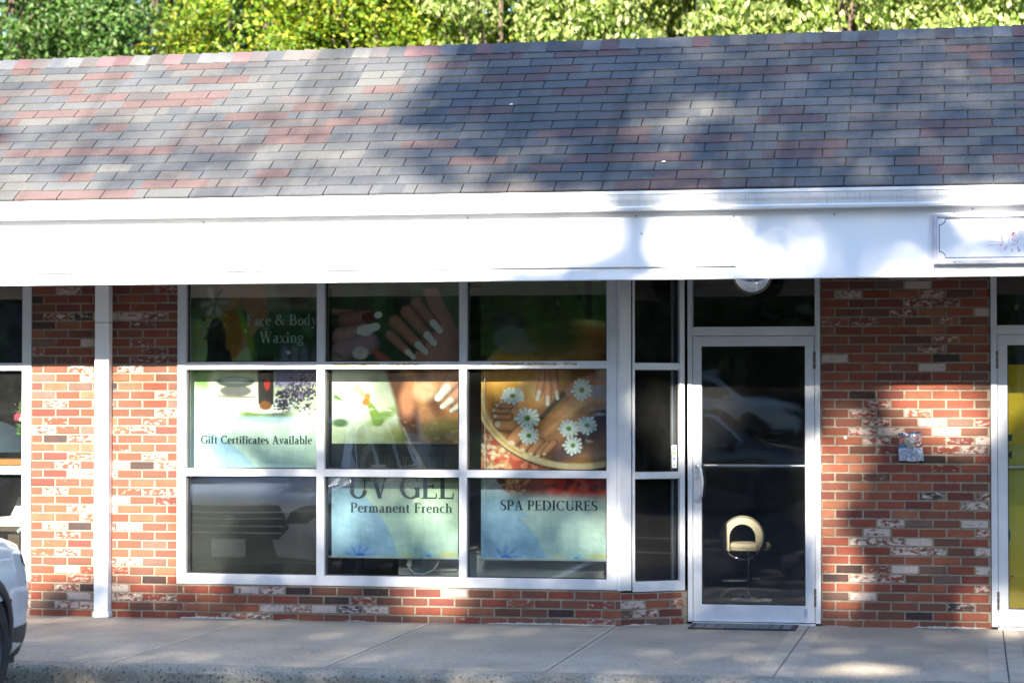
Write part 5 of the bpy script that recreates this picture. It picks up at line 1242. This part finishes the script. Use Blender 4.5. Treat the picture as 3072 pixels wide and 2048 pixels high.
def shade_tree(label, x0, x1, seed, trunk_x):
    r = np.random.default_rng(seed); N = int(44000*(x1-x0))
    X_ = r.uniform(x0, x1, N); H = r.uniform(4.8, 19.2, N)
    cxm = (x0+x1)/2; edge = ((X_-cxm)/((x1-x0)/2))**2*.0
    keep = r.random(N) < shade_density(X_, H)**1.3*.36
    X_, H = X_[keep], H[keep]; n = len(X_)
    y = -25+r.normal(0, 1.6, n).clip(-3.5, 3.0); k = -(y+25)          # slide each leaf cluster along the sun's ray
    P = np.stack([X_+SUN_SX*k, y, H+.53*k], 1)
    e = empty('shade_tree', (trunk_x, -25, -.15), label=label, cat='tree', group='tall shade trees behind the photographer')
    P -= np.array([trunk_x, -25, -.15])
    t = r.normal(0, 1, (n, 3)); t /= np.linalg.norm(t, axis=1)[:, None]; q = np.cross(t, r.normal(0, 1, (n, 3))); q /= np.linalg.norm(q, axis=1)[:, None]
    L = r.uniform(.09, .19, n)[:, None]; V = np.stack([P-t*L*.6, P+q*L*.42, P+t*L*.6, P-q*L*.42], 1)
    C = np.concatenate([np.array(DG)[r.integers(0, 5, n)], np.ones((n, 1))], 1)
    link('crown', quads_mesh('crown', V, M['shade_leaf'], 4, C), e)
    mb = MB(); mb.tube([(0, 0, 0), (.1, 0, 4), (-.1, .1, 8), (.05, 0, 11), (0, 0, 13.0)], [.42, .33, .26, .14, .06], 10)
    idx = r.choice(n, 90, replace=False)
    for k in idx:
        p = P[k]; b0 = min(p[2]-.8, r.uniform(4, 12.5)); ts = np.linspace(0, 1, 7)
        if shade_density(trunk_x+p[0]*ts, b0+(p[2]-b0)*ts-.15+.53*p[1]*ts).min() < .5: continue
        mb.tube([(0, 0, b0), (p[0]*.5, p[1]*.5, (b0+p[2])/2-.05), tuple(p)], [.07, .035, .01], 5, None, False)
    mb.build('trunk', M['bark'], e, smooth=True, fix=False); return e
shade_tree('tall leafy tree on the far left behind the photographer', -12.5, -6.0, 3, -9.6)
shade_tree('tall leafy tree behind the photographer, next to the black SUV', -6.0, -2.0, 4, -2.35)
shade_tree('tall leafy tree behind the photographer on the right', -2.0, 3.7, 5, 1.05)
for k, x in enumerate((-34, -27, -20.5, -14, -8, -2, 4.5, 11, 18)):  # unseen row, made tall and dense to block bright low sky
    tree('tree_across_road', ['far left', 'second', 'third', 'fourth', 'fifth', 'sixth', 'seventh', 'eighth', 'far right'][k]+' tree in the row before the building across the road', x, -47, 10.0, 4.9, 8.3, 190, 80, .6, DG, .2, seed=140+k, lm='shade_leaf', group='trees along the far side of the road', crad=(1.0, 1.7), zg=.6)

for k, (x, y) in enumerate(((20, -15), (27, -20), (31, -12), (37, -3), (-24, -24), (-31, -14))):  # right-hand trees added out of view to block sky reflected in the sidelight
    tree('lot_edge_tree', ['first tree at the right edge of the lot, nearest the photographer', 'second tree along the right edge of the lot', 'third tree along the right edge of the lot', 'fourth tree along the right edge of the lot, nearest the shops', 'tree at the left edge of the lot near the road', 'tree at the left edge of the lot near the shops'][k], x, y, 6.3, 4.6, 6.6, 330, 90, .6, DG, .2, seed=170+k, lm='shade_leaf', group='trees round the parking lot', crad=(.9, 1.5))

# ------------------------------------------------------------------ inside the shops
def stool(x, y, label):
    e = empty('salon_stool', (x, y, .006), label=label, cat='stool')
    q = MB(); q.lathe([(0, .487), (.14, .49), (.175, .482), (.19, .455), (.18, .425), (0, .42)], 40, T(.03, .0)); q.build('seat', M['cream'], e, smooth=True)
    q = MB(); zc, rr_ = .535, .18
    q.tube([(rr_*math.sin(a), -.20, zc+rr_*math.cos(a)) for a in np.linspace(0, 2*math.pi, 49)], .008, 8, None, False); q.build('back_ring', M['chrome'], e, smooth=True)
    q = MB(); N = 40
    outer = [((rr_-.012)*math.sin(a), zc+(rr_-.012)*math.cos(a)) for a in np.linspace(R(-128), R(128), N)]
    inner = [((.108*math.sin(a) if abs(a) < R(90) else math.copysign(.108, a)), (zc+.0+.112*math.cos(a) if abs(a) < R(90) else zc-.112*(abs(a)-R(90))/R(38))) for a in np.linspace(R(-128), R(128), N)]
    V = [(a, -.225, b) for a, b in inner]+[(a, -.225, b) for a, b in outer]+[(a, -.18, b) for a, b in inner]+[(a, -.18, b) for a, b in outer]
    F = []
    for i in range(N-1): F += [(i, i+1, N+i+1, N+i), (2*N+i, 3*N+i, 3*N+i+1, 2*N+i+1), (i, 2*N+i, 2*N+i+1, i+1), (N+i, N+i+1, 3*N+i+1, 3*N+i)]
    F += [(0, N, 3*N, 2*N), (N-1, 3*N-1, 4*N-1, 2*N-1)]
    q.add(V, F); bk = q.build('backrest', M['cream'], e, smooth=True)
    for a in (-55, -115, 55, 115):
        q = MB(); q.lathe([(0, .004), (.006, 0)], 10, Matrix.Translation((.142*math.sin(R(a)), -.2255, zc+.142*math.cos(R(a)))) @ Matrix.Rotation(R(90), 4, 'X')); q.build('stud', M['steel'], bk, smooth=True)
    q = MB(); q.tube([(.03, 0, .42), (.03, 0, .05)], .013, 10); q.tube([(-.05, -.2, .37), (-.03, -.05, .40)], .01, 6); q.build('gas_column', M['chrome'], e, smooth=True)
    q = MB(); q.box(-.19, .02, -.09, .03, .165, .178, None, .004); q.box(.06, .13, -.05, .03, .185, .193, None, .003); q.build('footrest', M['steel'], e)
    q = MB(); q.box(-.20, .02, -.10, .10, .0, .03, None, .006); q.box(.02, .22, -.07, .07, .0, .028, None, .006); q.lathe([(0, .05), (.05, .045), (.07, .031)], 20, T(.03, 0)); q.build('base', M['chrome'], e)
    return e
st1 = stool(-1.87, 2.3, 'cream salon stool with a round chrome ring back seen through the glass door')
# fittings inside the sidelight view
def thing_mesh(name, label, cat, mb, m, smooth=False): return tag(mb.build(name, m, smooth=smooth), label, cat)
q = MB(); q.box(-3.2, -2.75, 2.6, 2.66, .98, 1.35, None, .03); thing_mesh('wall_screen', 'dark rounded screen behind the narrow angled sidelight', 'screen', q, M['dark'])
th_ = empty('thermostat', (-3.02, 2.7, 1.46), label='small pale square thermostat above the dark screen', cat='thermostat')
q = MB(); q.box(-3.10, -2.94, 2.69, 2.70, 1.42, 1.56, None, .004); o = q.build('back_plate', M['inwall']); o.parent = th_; o.matrix_parent_inverse = Matrix.Translation(-th_.location)
q = MB(); q.box(-3.06, -2.98, 2.67, 2.689, 1.45, 1.53, None, .004); o = q.build('thermostat_case', M['inceil']); o.parent = th_; o.matrix_parent_inverse = Matrix.Translation(-th_.location)
q = MB(); q.lathe([(0, .012), (.098, .012), (.104, 0)], 40, Matrix.Translation((-2.635, .40, 1.36)) @ Matrix.Rotation(R(90), 4, 'X')); thing_mesh('round_plaque', 'round pale plaque half hidden by the corner post', 'plaque', q, simple('pale_plaque', (.55, .62, .48), .5, 0, .2, 20))
# low white cabinets and cords behind the window
cb = empty('window_cabinet', (-3.3, .6, 0), label='low white cabinet behind the poster of manicured hands and the foot bath poster', cat='cabinet')
q = MB(); q.box(-4.35, -2.75, .32, .75, .01, .50, None, .006); o = q.build('cabinet_body', simple('grey_white_panel', (.42, .44, .47), .6)); o.parent = cb; o.matrix_parent_inverse = Matrix.Translation(-cb.location)
q = MB(); q.box(-4.37, -2.73, .30, .77, .502, .525, None, .004); o = q.build('cabinet_top', M['soffit']); o.parent = cb; o.matrix_parent_inverse = Matrix.Translation(-cb.location)
pc = empty('power_cord', (-4.2, .25, .36), label='white power cord looping below the Permanent French poster', cat='cord')
q = MB(); q.tube([(-4.24, .24, .44), (-4.245, .24, .39), (-4.20, .24, .345), (-4.12, .24, .345), (-4.05, .24, .38), (-4.02, .24, .43), (-4.01, .24, .50)], .008, 8); o = q.build('cord', M['cable'], None, smooth=True); o.parent = pc; o.matrix_parent_inverse = Matrix.Translation(-pc.location)
q = MB(); q.box(-4.26, -4.225, .225, .255, .40, .47, None, .006); o = q.build('plug', M['cable']); o.parent = pc; o.matrix_parent_inverse = Matrix.Translation(-pc.location)
q = MB(); q.tube([(-3.80, .2, 1.06), (-3.805, .2, .6), (-3.82, .2, .42), (-3.87, .2, .37), (-4.06, .2, .365)], .004, 6); thing_mesh('black_cord', 'thin black cord hanging beside the middle poster', 'cord', q, M['dark'], True)
q = MB(); q.tube([(-3.632, .13, 1.9), (-3.628, .13, .9)], .0025, 6); thing_mesh('blind_cord', 'thin white pull cord left of the foot bath poster', 'cord', q, M['cable'], True)
# mesh screen behind the empty lower left pane
q = MB(); q.box(-5.945, -4.912, .13, .135, .35, 1.09)
tm = NT('dark_mesh_screen'); tm.base(tm.ramp(tm.noise(300, 1, .5), [(.35, (.012, .013, .014)), (.65, (.035, .035, .034))])); tm.set(Roughness=.8)
thing_mesh('mesh_screen', 'dark mesh screen behind the lower left pane of the main window', 'screen', q, tm.m)
# left neighbour: shelf, vase of flowers, bench with white things
q = MB(); q.box(-9.6, -7.295, .2, .5, 1.155, 1.205, None, .004); thing_mesh('window_shelf', 'orange wooden shelf across the window at the left edge', 'shelf', q, M['wood'])
vs = empty('flower_vase', (-7.36, .30, 1.206), label='green glass vase of red and white flowers on the wooden shelf', cat='vase of flowers')
def parV(o): o.parent = vs; o.matrix_parent_inverse = Matrix.Translation(-vs.location); return o
q = MB(); q.lathe([(0, 0), (.035, 0), (.038, .1), (.036, .2), (.042, .23)], 20, T(-7.36, .30, 1.206)); parV(q.build('vase', simple('green_glass', (.16, .26, .03), .1), None, smooth=True))
q = MB(); rv = random.Random(3)
for k in range(14): a, b = rv.uniform(-.11, .05), rv.uniform(-.05, .05); q.tube([(-7.36, .30, 1.40), (-7.36+a*.6, .30+b, 1.5), (-7.36+a, .30+b, 1.56+rv.uniform(0, .12))], .003, 5)
parV(q.build('stems', simple('stem_green', (.08, .18, .03), .6), None, smooth=True))
for dx, dz, c in ((-.075, .33, (.30, .02, .06)), (-.035, .325, (.75, .72, .6)), (.005, .335, (.32, .02, .06)), (.04, .30, (.3, .03, .08))):
    q = MB()
    for L_ in range(3):
        for a in range(6):
            A = R(a*60+L_*25); rr_ = .008+.008*L_; q.lathe([(0, -.014), (.014, -.004), (.015, .008), (.010, .018)], 8, Matrix.Translation((-7.36+dx+rr_*math.cos(A), .255+rr_*.6*math.sin(A), 1.206+dz+rr_*math.sin(A))))
    parV(q.build('bloom', simple('petal', c, .6), None, smooth=True))
r8 = np.random.default_rng(8); cc = np.array([(-7.42, .28, 1.62), (-7.45, .29, 1.57), (-7.38, .3, 1.66), (-7.44, .27, 1.47), (-7.36, .3, 1.62), (-7.40, .26, 1.46)])
V, C = leaves(cc, np.full(6, .05), 40, .014, [(.6, .62, .52), (.5, .55, .4), (.1, .2, .05)], 0, 1, r8); o = link('small_blossom', quads_mesh('small_blossom', V, M['leaf'], 4, C)); parV(o)
V, C = leaves(np.array([(-7.39, .27, 1.45), (-7.35, .28, 1.5), (-7.40, .27, 1.42)]), np.full(3, .05), 14, .06, [(.08, .22, .05), (.12, .28, .05)], 0, 1, r8); o = link('foliage', quads_mesh('foliage', V, M['leaf'], 4, C)); parV(o)
q = MB(); q.box(-9.2, -7.5, .45, .95, .62, .66, None, .004); q.box(-9.2, -9.1, .5, .9, .01, .62); q.box(-7.62, -7.52, .5, .9, .01, .62); thing_mesh('work_bench', 'dark workbench behind the lower pane of the left window', 'bench', q, simple('dark_wood', (.07, .045, .03), .5))
q = MB(); q.prism([(-7.75, .661), (-7.46, .661), (-7.45, .74), (-7.50, .76), (-7.49, .88), (-7.53, .90), (-7.56, .82), (-7.6, .74), (-7.75, .73)], .5, .62, 'y'); thing_mesh('white_appliance', 'small white appliance standing on the dark workbench', 'appliance', q, M['cable'])
q = MB(); q.tube([(-7.50, .42, .62), (-7.44, .42, .67), (-7.40, .42, .76)], .018, 8); q.tube([(-7.44, .40, .56), (-7.37, .40, .05)], .011, 8); thing_mesh('folded_stand', 'black and grey folded metal stand leaning beside the dark workbench', 'stand', q, M['steel'], True)
q = MB(); q.box(-9.4, -7.55, 1.6, 1.64, 1.2, 2.5, None, .01); thing_mesh('blue_curtain', 'dull blue panel hanging deep inside the left window', 'panel', q, simple('blue_cloth', (.05, .08, .16), .8, 0, .4, 4))
q = MB(); q.lathe([(0, .30), (.2, .26), (.34, .12), (.4, 0)], 24, T(-7.95, .9, 1.25)); thing_mesh('dryer_hood', 'dark rounded blue-grey hood behind the flowers', 'hood', q, simple('blue_grey_plastic', (.05, .07, .11), .4), True)
